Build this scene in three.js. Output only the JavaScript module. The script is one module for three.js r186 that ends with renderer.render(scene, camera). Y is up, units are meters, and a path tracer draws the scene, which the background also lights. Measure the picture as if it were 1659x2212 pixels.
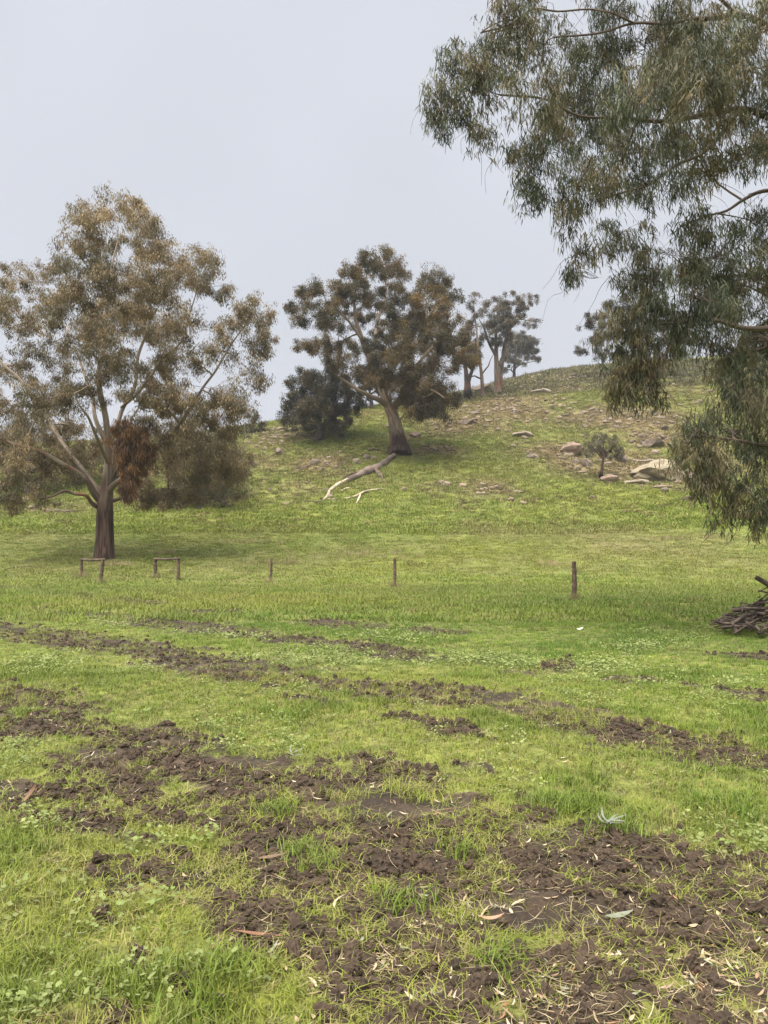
import * as THREE from 'three';
import { mergeGeometries } from 'three/addons/utils/BufferGeometryUtils.js';

// ---------------------------------------------------------------- camera, sky, sun, exposure
const scene = new THREE.Scene();
const F = 1662, CX = 829.5, CY = 1106, HORIZON = 1187, EYE = 1.6;      // focal length and centre, in pixels of a 1659 x 2212 view of the photograph
const PITCH = Math.atan((HORIZON - CY) / F);
const camera = new THREE.PerspectiveCamera(2 * Math.atan(1106 / F) * 180 / Math.PI, 0.75, 0.1, 900);
camera.position.set(0, EYE, 0);
camera.rotation.set(PITCH, 0, 0);
const renderer = new THREE.WebGLRenderer({ antialias: true });
renderer.setSize(768, 1024);
renderer.toneMapping = THREE.LinearToneMapping;
renderer.toneMappingExposure = 7.4;
renderer.shadowMap.enabled = true;
renderer.shadowMap.type = THREE.PCFSoftShadowMap;

// deterministic noise
function rng(seed) { let a = seed >>> 0; return () => { a = (a + 0x6D2B79F5) | 0; let t = Math.imul(a ^ (a >>> 15), 1 | a); t = (t + Math.imul(t ^ (t >>> 7), 61 | t)) ^ t; return ((t ^ (t >>> 14)) >>> 0) / 4294967296; }; }
function hash3(x, y, z) { let h = Math.imul(x, 374761393) + Math.imul(y, 668265263) + Math.imul(z, 2147483647 ^ 0x5bd1e995) | 0; h = Math.imul(h ^ (h >>> 13), 1274126177); return ((h ^ (h >>> 16)) >>> 0) / 4294967296; }
const sm = t => t * t * (3 - 2 * t), lerp = (a, b, t) => a + (b - a) * t, clamp = (v, a, b) => v < a ? a : v > b ? b : v;
const step01 = (a, b, v) => sm(clamp((v - a) / (b - a), 0, 1));
function noise2(x, y, s = 0) { const i = Math.floor(x), j = Math.floor(y), u = sm(x - i), v = sm(y - j); return lerp(lerp(hash3(i, j, s), hash3(i + 1, j, s), u), lerp(hash3(i, j + 1, s), hash3(i + 1, j + 1, s), u), v); }
function noise3(x, y, z) { const k = Math.floor(z), w = sm(z - k); return lerp(noise2(x, y, k), noise2(x, y, k + 1), w); }
function fbm(x, y, o = 4, s = 0) { let a = 0.5, r = 0, n = 0; for (let i = 0; i < o; i++) { r += a * noise2(x, y, s + i * 17); n += a; a *= 0.5; x = x * 2.03 + 5.1; y = y * 2.03 + 1.7; } return r / n; }

// an even, thin overcast: pale grey-blue cloud with faint unevenness
{
  const w = 256, h = 128, d = new Float32Array(w * h * 4);
  for (let j = 0; j < h; j++) for (let i = 0; i < w; i++) {
    const el = (j + 0.5) / h * Math.PI - Math.PI / 2, az = i / w * Math.PI * 2;
    const c = Math.cos(el) * 3, n = 1 + 0.13 * (noise3(Math.cos(az) * c + 9, Math.sin(az) * c + 9, Math.sin(el) * 4 + 9) - 0.5) + 0.06 * (noise3(Math.cos(az) * c * 3 + 30, Math.sin(az) * c * 3 + 30, Math.sin(el) * 11 + 9) - 0.5);
    d.set([0.0928 * n, 0.0970 * n, 0.1071 * n, 1], (j * w + i) * 4);
  }
  const sky = new THREE.DataTexture(d, w, h, THREE.RGBAFormat, THREE.FloatType);
  sky.mapping = THREE.EquirectangularReflectionMapping; sky.magFilter = sky.minFilter = THREE.LinearFilter; sky.needsUpdate = true;
  scene.background = sky; scene.environment = sky;
}
const sun = new THREE.DirectionalLight(0xfff6e8, 1.5);
sun.position.set(-30, 150, 0); sun.target.position.set(0, 0, -50);
sun.castShadow = true; sun.shadow.radius = 130; sun.shadow.mapSize.set(4096, 4096);
Object.assign(sun.shadow.camera, { left: -120, right: 120, top: 130, bottom: -130, near: 1, far: 420 });
scene.add(sun, sun.target);
scene.fog = new THREE.FogExp2(0xe4e8f0, 0.0003);

// ---------------------------------------------------------------- helpers
const V = (x, y, z) => new THREE.Vector3(x, y, z);
const cp = Math.cos(PITCH), sp = Math.sin(PITCH);
function at(px, py, depth) {                                   // a pixel and a depth in metres give a point
  const x = (px - CX) / F, y = (CY - py) / F, fz = cp - y * sp, fy = y * cp + sp;
  return V(x / fz * depth, EYE + fy / fz * depth, -depth);
}
function flat(px, py) { const p = at(px, py, 1), t = EYE / (EYE - p.y); return [p.x * t, -t]; }
const usedNames = new Map();
function numbered(n) { const k = usedNames.get(n) || 0; usedNames.set(n, k + 1); return k ? n + '_' + String(k).padStart(3, '0') : n; }
function reg(o, name, label, category, group) {
  o.name = numbered(name); o.userData = { label, category }; if (group) o.userData.group = group;
  scene.add(o); return o;
}
function mesh(name, geo, mat, parent) { const m = new THREE.Mesh(geo, mat); m.name = name; m.castShadow = m.receiveShadow = true; if (parent) parent.add(m); return m; }
function mat(o) { return new THREE.MeshStandardMaterial({ roughness: 0.9, side: THREE.DoubleSide, ...o }); }
function leafMat(o) { return new THREE.MeshPhysicalMaterial({ roughness: 0.75, side: THREE.DoubleSide, transmission: 0.42, thickness: 0, specularIntensity: 0.35, ...o }); }
function geo(pos, idx, col) {
  const g = new THREE.BufferGeometry();
  g.setAttribute('position', new THREE.Float32BufferAttribute(pos, 3));
  if (col) g.setAttribute('color', new THREE.Float32BufferAttribute(col, 3));
  g.setIndex(idx); g.computeVertexNormals(); return g;
}
const M = {
  bark: mat({ vertexColors: true, roughness: 0.95 }),
  twig: mat({ color: new THREE.Color().setRGB(0.09, 0.065, 0.05) }),
  timber: mat({ vertexColors: true, roughness: 0.95 }),
  rock: mat({ vertexColors: true, roughness: 0.95 }),
};
// tapered tube through points; col(t, angle, p) gives a linear colour, bump(t, angle, p) a factor on the radius
function tube(pts, radii, seg = 8, { n, col, bump, closed = true } = {}) {
  const curve = new THREE.CatmullRomCurve3(pts, false, 'centripetal');
  n = n || Math.max(2, (pts.length - 1) * 4);
  const P = [], C = [], I = [];
  let prev = null, nx = null;
  for (let i = 0; i <= n; i++) {
    const t = i / n, p = curve.getPoint(t), tan = curve.getTangent(t);
    const f = t * (radii.length - 1), k = Math.min(radii.length - 2, Math.floor(f)), r = lerp(radii[k], radii[k + 1], f - k);
    if (!nx) { nx = Math.abs(tan.y) > 0.9 ? V(1, 0, 0) : V(0, 1, 0); }
    nx = nx.clone().sub(tan.clone().multiplyScalar(nx.dot(tan))).normalize();
    const ny = tan.clone().cross(nx);
    for (let s = 0; s < seg; s++) {
      const a = s / seg * Math.PI * 2, rr = r * (bump ? bump(t, a, p) : 1);
      const q = p.clone().addScaledVector(nx, Math.cos(a) * rr).addScaledVector(ny, Math.sin(a) * rr);
      P.push(q.x, q.y, q.z);
      if (col) C.push(...col(t, a, q));
      if (i < n) { const b = i * seg + s, c = i * seg + (s + 1) % seg; I.push(b, c, b + seg, c, c + seg, b + seg); }
    }
  }
  if (closed) for (const [row, e] of [[0, 0], [n, 1]]) {
    const c = curve.getPoint(e), k = P.length / 3; P.push(c.x, c.y, c.z); if (col) C.push(...col(e, 0, c));
    for (let s = 0; s < seg; s++) { const a = row * seg + s, b = row * seg + (s + 1) % seg; I.push(...(e ? [a, b, k] : [b, a, k])); }
  }
  return geo(P, I, col ? C : null);
}
const mixc = (a, b, t) => [lerp(a[0], b[0], t), lerp(a[1], b[1], t), lerp(a[2], b[2], t)];

// ---------------------------------------------------------------- terrain
const K = [];                                                   // control points x, z, y
for (const d of [-40, -15, 0, 15, 28, 36]) for (const x of [-60, -30, -10, 0, 10, 30, 60]) K.push([x, -d, 0]);
for (const [px, py, d] of [
  [-600, 1205, 50], [226, 1207, 50], [560, 1204, 50], [900, 1202, 50], [1250, 1205, 50], [1659, 1205, 50], [2300, 1200, 50],
  [-400, 1110, 72], [60, 1116, 71], [330, 1108, 72], [560, 1103, 72], [830, 1104, 72], [1100, 1106, 72], [1350, 1102, 71], [1600, 1096, 69], [2100, 1090, 68],
  [-300, 1060, 85], [100, 1058, 85], [330, 1050, 85], [700, 1078, 77], [640, 1020, 88], [600, 985, 96], [862, 984, 95], [690, 952, 104], [1000, 962, 101], [1000, 1060, 79], [1180, 1010, 90], [1200, 965, 100],
  [1300, 1044, 83], [1425, 1044, 83], [1560, 1056, 79], [1440, 940, 104], [1200, 885, 122], [1010, 858, 136], [1075, 852, 137], [900, 880, 128], [790, 884, 126], [1350, 865, 124], [1500, 860, 124], [1650, 840, 128],
  [580, 922, 116], [480, 934, 118], [300, 950, 120], [0, 962, 122], [-400, 960, 126], [1110, 822, 160], [1200, 803, 168], [1300, 794, 172], [1420, 786, 174], [1600, 778, 176], [2100, 760, 180], [2000, 950, 110],
]) { const p = at(px, py, d); K.push([p.x, p.z, p.y]); }
for (const [px, py, d] of [[-400, 1020, 175], [200, 1010, 170], [580, 985, 170], [850, 920, 185], [1110, 826, 215], [1350, 815, 225], [1700, 805, 230]]) { const p = at(px, py, d); K.push([p.x, p.z, p.y]); }
for (const x of [-200, -80, 40, 160]) K.push([x, -330, 4]);
for (const z of [-60, -120, -200]) K.push([-170, z, 12], [190, z, z < -100 ? 34 : 12]);
const tps = (() => {
  const n = K.length, N = n + 3, A = [], S = 0.01;
  const U = (dx, dz) => { const r2 = (dx * dx + dz * dz) * S * S; return r2 < 1e-12 ? 0 : r2 * Math.log(r2); };
  for (let i = 0; i < n; i++) { const r = new Float64Array(N + 1); for (let j = 0; j < n; j++) r[j] = U(K[i][0] - K[j][0], K[i][1] - K[j][1]); r[i] += 0.0006; r[n] = 1; r[n + 1] = K[i][0] * S; r[n + 2] = K[i][1] * S; r[N] = K[i][2]; A.push(r); }
  for (let k = 0; k < 3; k++) { const r = new Float64Array(N + 1); for (let j = 0; j < n; j++) r[j] = k === 0 ? 1 : K[j][k - 1] * S; A.push(r); }
  for (let c = 0; c < N; c++) { let p = c; for (let r = c + 1; r < N; r++) if (Math.abs(A[r][c]) > Math.abs(A[p][c])) p = r; [A[c], A[p]] = [A[p], A[c]]; for (let r = 0; r < N; r++) if (r !== c) { const f = A[r][c] / A[c][c]; if (f) for (let k = c; k <= N; k++) A[r][k] -= f * A[c][k]; } }
  const w = A.map((r, i) => r[N] / r[i]);
  return (x, z) => { let y = w[n] + w[n + 1] * x * S + w[n + 2] * z * S; for (let j = 0; j < n; j++) y += w[j] * U(x - K[j][0], z - K[j][1]); return y; };
})();
// the spline is sampled once on a 2 m lattice; heights in between are bicubic
const GX0 = -220, GZ0 = -340, GN = 221, GM = 201, lat = new Float32Array(GN * GM);
for (let j = 0; j < GM; j++) for (let i = 0; i < GN; i++) lat[j * GN + i] = tps(GX0 + i * 2, GZ0 + j * 2);
const cub = (a, b, c, d, t) => b + 0.5 * t * (c - a + t * (2 * a - 5 * b + 4 * c - d + t * (3 * (b - c) + d - a)));
function base(x, z) {
  const u = clamp((x - GX0) / 2, 1, GN - 3.001), v = clamp((z - GZ0) / 2, 1, GM - 3.001), i = Math.floor(u), j = Math.floor(v), r = [];
  for (let k = -1; k < 3; k++) { const o = (j + k) * GN + i; r.push(cub(lat[o - 1], lat[o], lat[o + 1], lat[o + 2], u - i)); }
  return cub(r[0], r[1], r[2], r[3], v - j) * step01(26, 40, -z);
}
// churned strips of soil, each a chain of [px, py, half width in metres, strength]
const strips = [
  [[200, 1620, .5, .62], [420, 1690, .8, .66], [700, 1780, 1.0, .68], [1000, 1880, .9, .68], [1300, 1960, .8, .68], [1720, 2080, .7, .68]], [[560, 1880, .4, .6], [800, 2000, .55, .64], [1100, 2120, .5, .6], [1500, 2180, .4, .54]],
  [[-160, 1540, .35, 1], [80, 1572, .4, 1], [260, 1590, .42, 1], [430, 1655, .42, .9], [620, 1685, .45, .95], [760, 1685, .5, 1], [900, 1740, .52, 1], [1080, 1815, .42, 1], [1300, 1865, .42, 1], [1480, 1915, .42, 1], [1720, 2010, .45, 1]],
  [[-60, 1700, .22, .7], [60, 1722, .25, .85], [170, 1700, .2, .6]], [[180, 1660, .3, .75], [420, 1740, .3, .7]],
  [[270, 1872, .16, .8], [420, 1905, .2, .75], [560, 1960, .25, .8], [700, 2020, .25, .85], [850, 2085, .25, .9], [900, 2170, .25, .95], [1020, 2230, .22, .95]],
  [[520, 1780, .3, .85], [640, 1870, .35, .8], [800, 1900, .35, .75], [1000, 1950, .3, .75], [1250, 2000, .3, .7], [1500, 1965, .28, .9], [1700, 2060, .3, .95]],
  [[120, 2205, .1, .8], [220, 2225, .12, .9]],
  [[-60, 1345, .3, .8], [80, 1370, .5, .9], [200, 1390, .5, .95], [330, 1408, .42, .9], [450, 1435, .5, .95], [600, 1465, .45, .95], [720, 1472, .3, .8], [850, 1490, .35, 1], [930, 1500, .42, 1], [1040, 1515, .38, 1], [1150, 1532, .38, 1], [1250, 1562, .38, .95], [1340, 1580, .42, 1], [1450, 1600, .46, 1], [1540, 1620, .36, 1], [1659, 1640, .32, .95], [1800, 1665, .35, .9]],
  [[-80, 1480, .25, .7], [60, 1500, .3, .75], [150, 1535, .3, .8]], [[640, 1510, .15, .8], [700, 1518, .18, .9]], [[880, 1545, .2, .75], [1060, 1600, .18, .8]],
  [[170, 1322, .45, .8], [300, 1340, .5, .9], [420, 1355, .5, .95], [520, 1363, .45, .9], [640, 1380, .4, .85], [780, 1390, .4, .85], [900, 1420, .35, .85]],
  [[175, 1290, .55, 1], [345, 1306, .5, .95]], [[-40, 1255, .8, .85], [60, 1272, .6, .8]], [[-20, 1310, .35, .8], [100, 1316, .3, .75]], [[690, 1345, .55, .95], [780, 1350, .5, .9]], [[440, 1320, .45, .85], [525, 1324, .4, .8]], [[910, 1358, .35, .8], [975, 1362, .3, .8]],
  [[1340, 1468, .2, .85], [1400, 1466, .2, .8]], [[1580, 1495, .22, .85], [1700, 1512, .28, .95]], [[1500, 1482, .15, .75], [1545, 1486, .15, .7]], [[1560, 1412, .3, .8], [1700, 1420, .35, .85]], [[1240, 1425, .2, .6], [1150, 1450, .2, .6]],
].map(s => s.map(([px, py, w, k]) => [...flat(px, py), w * (py < 1545 ? 1.25 : 1), k]));
const segs = strips.flatMap(s => s.slice(1).map((b, i) => [s[i], b]));
function mudRaw(x, z) {
  let v = -1;
  for (const [a, b] of segs) {
    const zc = (a[1] + b[1]) / 2, ext = Math.abs(a[1] - b[1]) / 2 + 1.3; if (Math.abs(z - zc) > ext) continue;
    const dx = b[0] - a[0], dz = b[1] - a[1], t = clamp(((x - a[0]) * dx + (z - a[1]) * dz) / (dx * dx + dz * dz), 0, 1);
    const d = Math.hypot(x - a[0] - dx * t, z - a[1] - dz * t) / lerp(a[2], b[2], t);
    v = Math.max(v, lerp(a[3], b[3], t) * (1.2 - 0.75 * d));
  }
  return v;
}
function mud(x, z) {
  if (z > 3 || z < -34) return 0;
  const v = mudRaw(x, z); if (v < -0.6) return 0;
  return step01(0.40, 0.62, v + 0.8 * (fbm(x * 2.1, z * 2.1, 3, 3) - 0.5) + 1.2 * (fbm(x * 6.5, z * 6.5, 2, 8) - 0.5) + 0.17);
}
// rubble patches on the hill: px, py, radius x, radius y (pixels), weight
const rubbleSpots = [[1100, 880, 120, 26, 1], [1000, 915, 100, 24, .9], [1310, 905, 120, 26, 1], [1185, 972, 60, 24, .9], [1240, 1000, 60, 25, 1], [1410, 945, 60, 24, 1], [1400, 905, 90, 22, 1], [600, 945, 70, 18, .8], [560, 1000, 50, 20, .5], [700, 1000, 70, 24, .6],
  [950, 972, 60, 9, .9], [1050, 1058, 70, 20, .7], [940, 1052, 40, 12, .5], [1200, 838, 90, 14, .8], [1240, 812, 120, 12, .8], [1380, 1010, 120, 35, .9], [1500, 1045, 90, 16, .8], [890, 945, 30, 10, .6], [1500, 950, 80, 35, .6], [1560, 1000, 70, 40, .6], [640, 1060, 60, 20, .5], [1440, 850, 100, 30, .4], [480, 1075, 80, 14, .7], [90, 1100, 110, 10, .5]];
function height0(x, z) {
  const d = -z, hill = step01(60, 85, d);
  let y = base(x, z);
  y += (fbm(x * 0.16, z * 0.16, 3, 41) - 0.5) * lerp(0.10, 0.9, hill) * step01(2, 14, d);
  if (d < 130) y += (fbm(x * 0.9, z * 0.9, 2, 43) - 0.5) * lerp(0.06, 0.32, hill) * step01(5, 50, d);
  return y;
}
function hit(px, py, dmin = 30) {                               // first meeting of a pixel's ray with the ground
  let lo = dmin, f = d => { const p = at(px, py, d); return p.y - height0(p.x, p.z); };
  for (let d = dmin; d < 240; d += 0.5) { if (f(d) < 0) { let a = d - 0.5, b = d; for (let k = 0; k < 14; k++) { const m = (a + b) / 2; if (f(m) < 0) b = m; else a = m; } return at(px, py, b); } lo = d; }
  return null;
}
const rubble = rubbleSpots.map(([px, py, rx, ry, w]) => { const p = hit(px, py, 45); if (!p) return null; const q = hit(px, py + ry, 45) || p, s = -p.z / F; return [p.x, p.z, rx * s, Math.max(2.5, Math.abs(p.z - q.z)), w]; }).filter(Boolean);
function stony(x, z) { if (z > -60) return 0; let v = 0; for (const [rx, rz, a, b, w] of rubble) { const u = (x - rx) / a, t = (z - rz) / b, q = u * u + t * t; if (q < 4) v = Math.max(v, w * Math.exp(-q * 0.9)); } return v; }
function height(x, z) {
  let y = height0(x, z);
  if (z < 2 && z > -34) {
    const m = mud(x, z), fine = z > -14;
    if (m > 0) y += m * ((fbm(x * 5.5, z * 5.5, 3, 61) - 0.5) * 0.085 + (fine ? (noise2(x * 26, z * 26, 65) - 0.5) * 0.022 : 0));
    if (fine) y += (fbm(x * 3, z * 3, 2, 67) - 0.5) * 0.06;
  }
  return y;
}
const COL = { soil: [0.036, 0.024, 0.015], soil2: [0.088, 0.064, 0.042], green: [0.150, 0.195, 0.034], lime: [0.225, 0.265, 0.042], olive: [0.190, 0.190, 0.066], straw: [0.30, 0.245, 0.125], earth: [0.20, 0.150, 0.095] };
const bare = [[1440, 1092], [1490, 1078], [1545, 1066]].map(([a, b]) => hit(a, b, 50));
function meadowTint(x, z) {                                     // 0 green .. 1 dry, for the far slopes
  const d = -z + 16 * (fbm(x * 0.07 + 3, z * 0.07, 3, 77) - 0.5), h = step01(66, 90, d);
  const s = stony(x, z);
  let dry = 0.75 * (fbm(x * 0.11, z * 0.11, 4, 71) - 0.30) + 0.5 * (fbm(x * 0.6, z * 0.35, 3, 75) - 0.5);
  dry = lerp(dry * 0.75 + 0.05 * step01(34, 44, d), dry * 0.9 + 0.10, h);
  dry -= 0.2 * step01(60, 68, d) * step01(86, 74, d); dry += 0.14 * step01(46, 54, d) * step01(66, 62, d) * step01(3, 12, x); 
  return clamp(dry + s * 0.65, 0, 1);
}
function groundColor(x, z) {
  const d = -z, f = noise2(x * 9, z * 9, 81), m = mud(x, z);
  let c;
  const t = meadowTint(x, z), n = fbm(x * 0.8, z * 0.8, 3, 87);
  c = mixc(mixc(COL.green, COL.lime, clamp(n * 1.8 - 0.4, 0, 1)), mixc(COL.olive, COL.straw, clamp(t * 1.2 - 0.3, 0, 1)), clamp(t * 1.5, 0, 1));
  const s = stony(x, z); c = mixc(c, COL.earth, clamp(s * 1.1 * (fbm(x * 0.7, z * 0.7, 3, 89) + 0.1) - 0.22, 0, 0.7));
  if (d > 40) for (let i = 0; i < 2; i++) { const a = bare[i], b = bare[i + 1]; if (!a || !b) break; const dx = b.x - a.x, dz = b.z - a.z, q = clamp(((x - a.x) * dx + (z - a.z) * dz) / (dx * dx + dz * dz), 0, 1), e = Math.hypot(x - a.x - dx * q, z - a.z - dz * q); c = mixc(c, [0.065, 0.05, 0.042], step01(1.1, 0.5, e + (fbm(x, z, 2, 3) - 0.5) * 1.2)); }
  c = mixc(c, mixc(COL.soil, COL.soil2, clamp(fbm(x * 4, z * 4, 3, 85) * 1.5 - 0.35, 0, 1)), m);
  const k = 0.86 + 0.28 * f; return [c[0] * k, c[1] * k, c[2] * k];
}
{
  const xs = [], zs = [];
  for (let x = 0; x < 215; x += Math.max(0.022, 0.0105 * x)) xs.push(x);
  const X = [...xs.slice(1).reverse().map(v => -v), ...xs];
  for (let z = 38; z > -1.6; z -= Math.max(0.12, z * 0.09)) zs.push(z);
  for (let d = 1.7; d < 330; d += Math.max(0.016, 0.0085 * d)) zs.push(-d);
  const nx = X.length, nz = zs.length, P = new Float32Array(nx * nz * 3), C = new Float32Array(nx * nz * 3), UV = new Float32Array(nx * nz * 2), I = new Uint32Array((nx - 1) * (nz - 1) * 6);
  let k = 0;
  for (let j = 0; j < nz; j++) for (let i = 0; i < nx; i++) {
    const o = j * nx + i, x = X[i], z = zs[j];
    P[o * 3] = x; P[o * 3 + 1] = height(x, z); P[o * 3 + 2] = z; C.set(groundColor(x, z), o * 3); UV[o * 2] = x / 3; UV[o * 2 + 1] = z / 3;
    if (i < nx - 1 && j < nz - 1) { I[k++] = o; I[k++] = o + 1; I[k++] = o + nx; I[k++] = o + 1; I[k++] = o + nx + 1; I[k++] = o + nx; }
  }
  const g = new THREE.BufferGeometry();
  g.setAttribute('position', new THREE.BufferAttribute(P, 3)); g.setAttribute('color', new THREE.BufferAttribute(C, 3)); g.setAttribute('uv', new THREE.BufferAttribute(UV, 2));
  g.setIndex(new THREE.BufferAttribute(I, 1)); g.computeVertexNormals();
  // fine grain of soil and thatch: colour and relief, tiling every 3 m
  const S = 1024, t = new Uint8Array(S * S * 4), b = new Uint8Array(S * S * 4), wrap = (x, y, f, s) => { const i = Math.floor(x * f), j = Math.floor(y * f), u = sm(x * f - i), v = sm(y * f - j), q = (a, c) => hash3((a % f + f) % f, (c % f + f) % f, s); return lerp(lerp(q(i, j), q(i + 1, j), u), lerp(q(i, j + 1), q(i + 1, j + 1), u), v); };
  for (let j = 0; j < S; j++) for (let i = 0; i < S; i++) {
    const u = i / S, v = j / S, n = 0.35 * wrap(u, v, 24, 1) + 0.3 * wrap(u, v, 70, 2) + 0.35 * wrap(u, v, 260, 3), e = wrap(u, v, 120, 5), c = 150 + 105 * clamp((n - 0.25) * 1.9, 0, 1), o = (j * S + i) * 4;
    t.set([c, c * (0.97 + 0.03 * e), c * (0.9 + 0.1 * e), 255], o); const h = 255 * clamp(n, 0, 1); b.set([h, h, h, 255], o);
  }
  const tex = (d, srgb) => { const x = new THREE.DataTexture(d, S, S); x.wrapS = x.wrapT = THREE.RepeatWrapping; x.magFilter = THREE.LinearFilter; x.minFilter = THREE.LinearMipmapLinearFilter; x.generateMipmaps = true; if (srgb) x.colorSpace = THREE.SRGBColorSpace; x.needsUpdate = true; return x; };
  const m = mesh('ground', g, mat({ vertexColors: true, map: tex(t, true), bumpMap: tex(b), bumpScale: 0.02, roughness: 0.95 })); m.userData.kind = 'structure'; scene.add(m);
  console.log('ground', nx, nz, (nx - 1) * (nz - 1) * 2);
}

// ---------------------------------------------------------------- instanced stuff
const _m = new THREE.Matrix4(), _q = new THREE.Quaternion(), _e = new THREE.Euler(), _s = V(1, 1, 1), _c = new THREE.Color();
function instanced(name, g, m, list, parent) {                  // list of [x, y, z, rx, ry, rz, sx, sy, sz, colour]
  const o = new THREE.InstancedMesh(g, m, list.length); o.name = name; o.castShadow = o.receiveShadow = true;
  list.forEach((t, i) => { _m.compose(V(t[0], t[1], t[2]), _q.setFromEuler(_e.set(t[3], t[4], t[5], 'YXZ')), _s.set(t[6], t[7], t[8])); o.setMatrixAt(i, _m); if (t[9]) o.setColorAt(i, _c.setRGB(...t[9])); });
  (parent || scene).add(o); return o;
}
function stuff(name, label, category, g, m, list) { const o = instanced(name, g, m, list); o.userData = { kind: 'stuff', label, category }; return o; }

// ---------------------------------------------------------------- trees
// a spray of narrow gum leaves hanging from a short twig
function sprayGeo(seed, n, len, wid, spread, hang, detail) {
  const R = rng(seed), P = [], I = [];
  for (let i = 0; i < n; i++) {
    const b = V((R() - 0.5) * spread, (R() - 0.5) * spread * 0.9, (R() - 0.5) * spread), az = R() * 6.283, L = len * (0.65 + 0.6 * R()), w = wid * (0.75 + 0.5 * R()) / 2;
    const out = hang * (0.15 + R() * 0.75) + (1 - hang) * (0.6 + R() * 1.8), dir = V(Math.sin(out) * Math.cos(az), -Math.cos(out), Math.sin(out) * Math.sin(az));
    const side = V(-Math.sin(az + (R() - 0.5) * 2.4), (R() - 0.5) * 0.3, Math.cos(az + (R() - 0.5) * 2.4)); side.addScaledVector(dir, -side.dot(dir)).normalize();
    const nor = dir.clone().cross(side), o = P.length / 3, bend = (R() - 0.3) * 0.35 * L, pt = (t, s) => { const q = b.clone().addScaledVector(dir, L * t).addScaledVector(nor, bend * t * t).addScaledVector(side, s * w + bend * 0.4 * t * t).addScaledVector(nor, -Math.abs(s) * w * 0.25); q.y -= 0.12 * L * t * t * hang; P.push(q.x, q.y, q.z); };
    if (detail) { pt(0, 0); pt(0.28, 1); pt(0.28, -1); pt(0.65, 0.8); pt(0.65, -0.8); pt(1, 0); I.push(o, o + 1, o + 2, o + 1, o + 3, o + 2, o + 2, o + 3, o + 4, o + 3, o + 5, o + 4); }
    else { pt(0, 0); pt(0.42, 1); pt(0.42, -1); pt(1, 0); I.push(o, o + 1, o + 2, o + 1, o + 3, o + 2); }
  }
  return geo(P, I);
}
const barkTones = {
  gum: (dark, pale, upTo, soft = 0.12) => (h, n, f) => { const k = step01(upTo - soft, upTo + soft, h + (n - 0.5) * 0.5 * (soft / 0.12) + (f - 0.5) * 0.16); return mixc(mixc(dark, dark.map((v, j) => v * [0.22, 0.2, 0.22][j]), step01(0.38, 0.58, f)), mixc(mixc(pale, pale.map(v => v * 0.5), step01(0.42, 0.62, f)), [pale[0] * 0.72, pale[0] * 0.34, pale[0] * 0.21], step01(0.56, 0.64, n + (f - 0.5) * 0.3) * step01(upTo + 0.2, upTo + 0.05, h)), k); },
};
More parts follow.
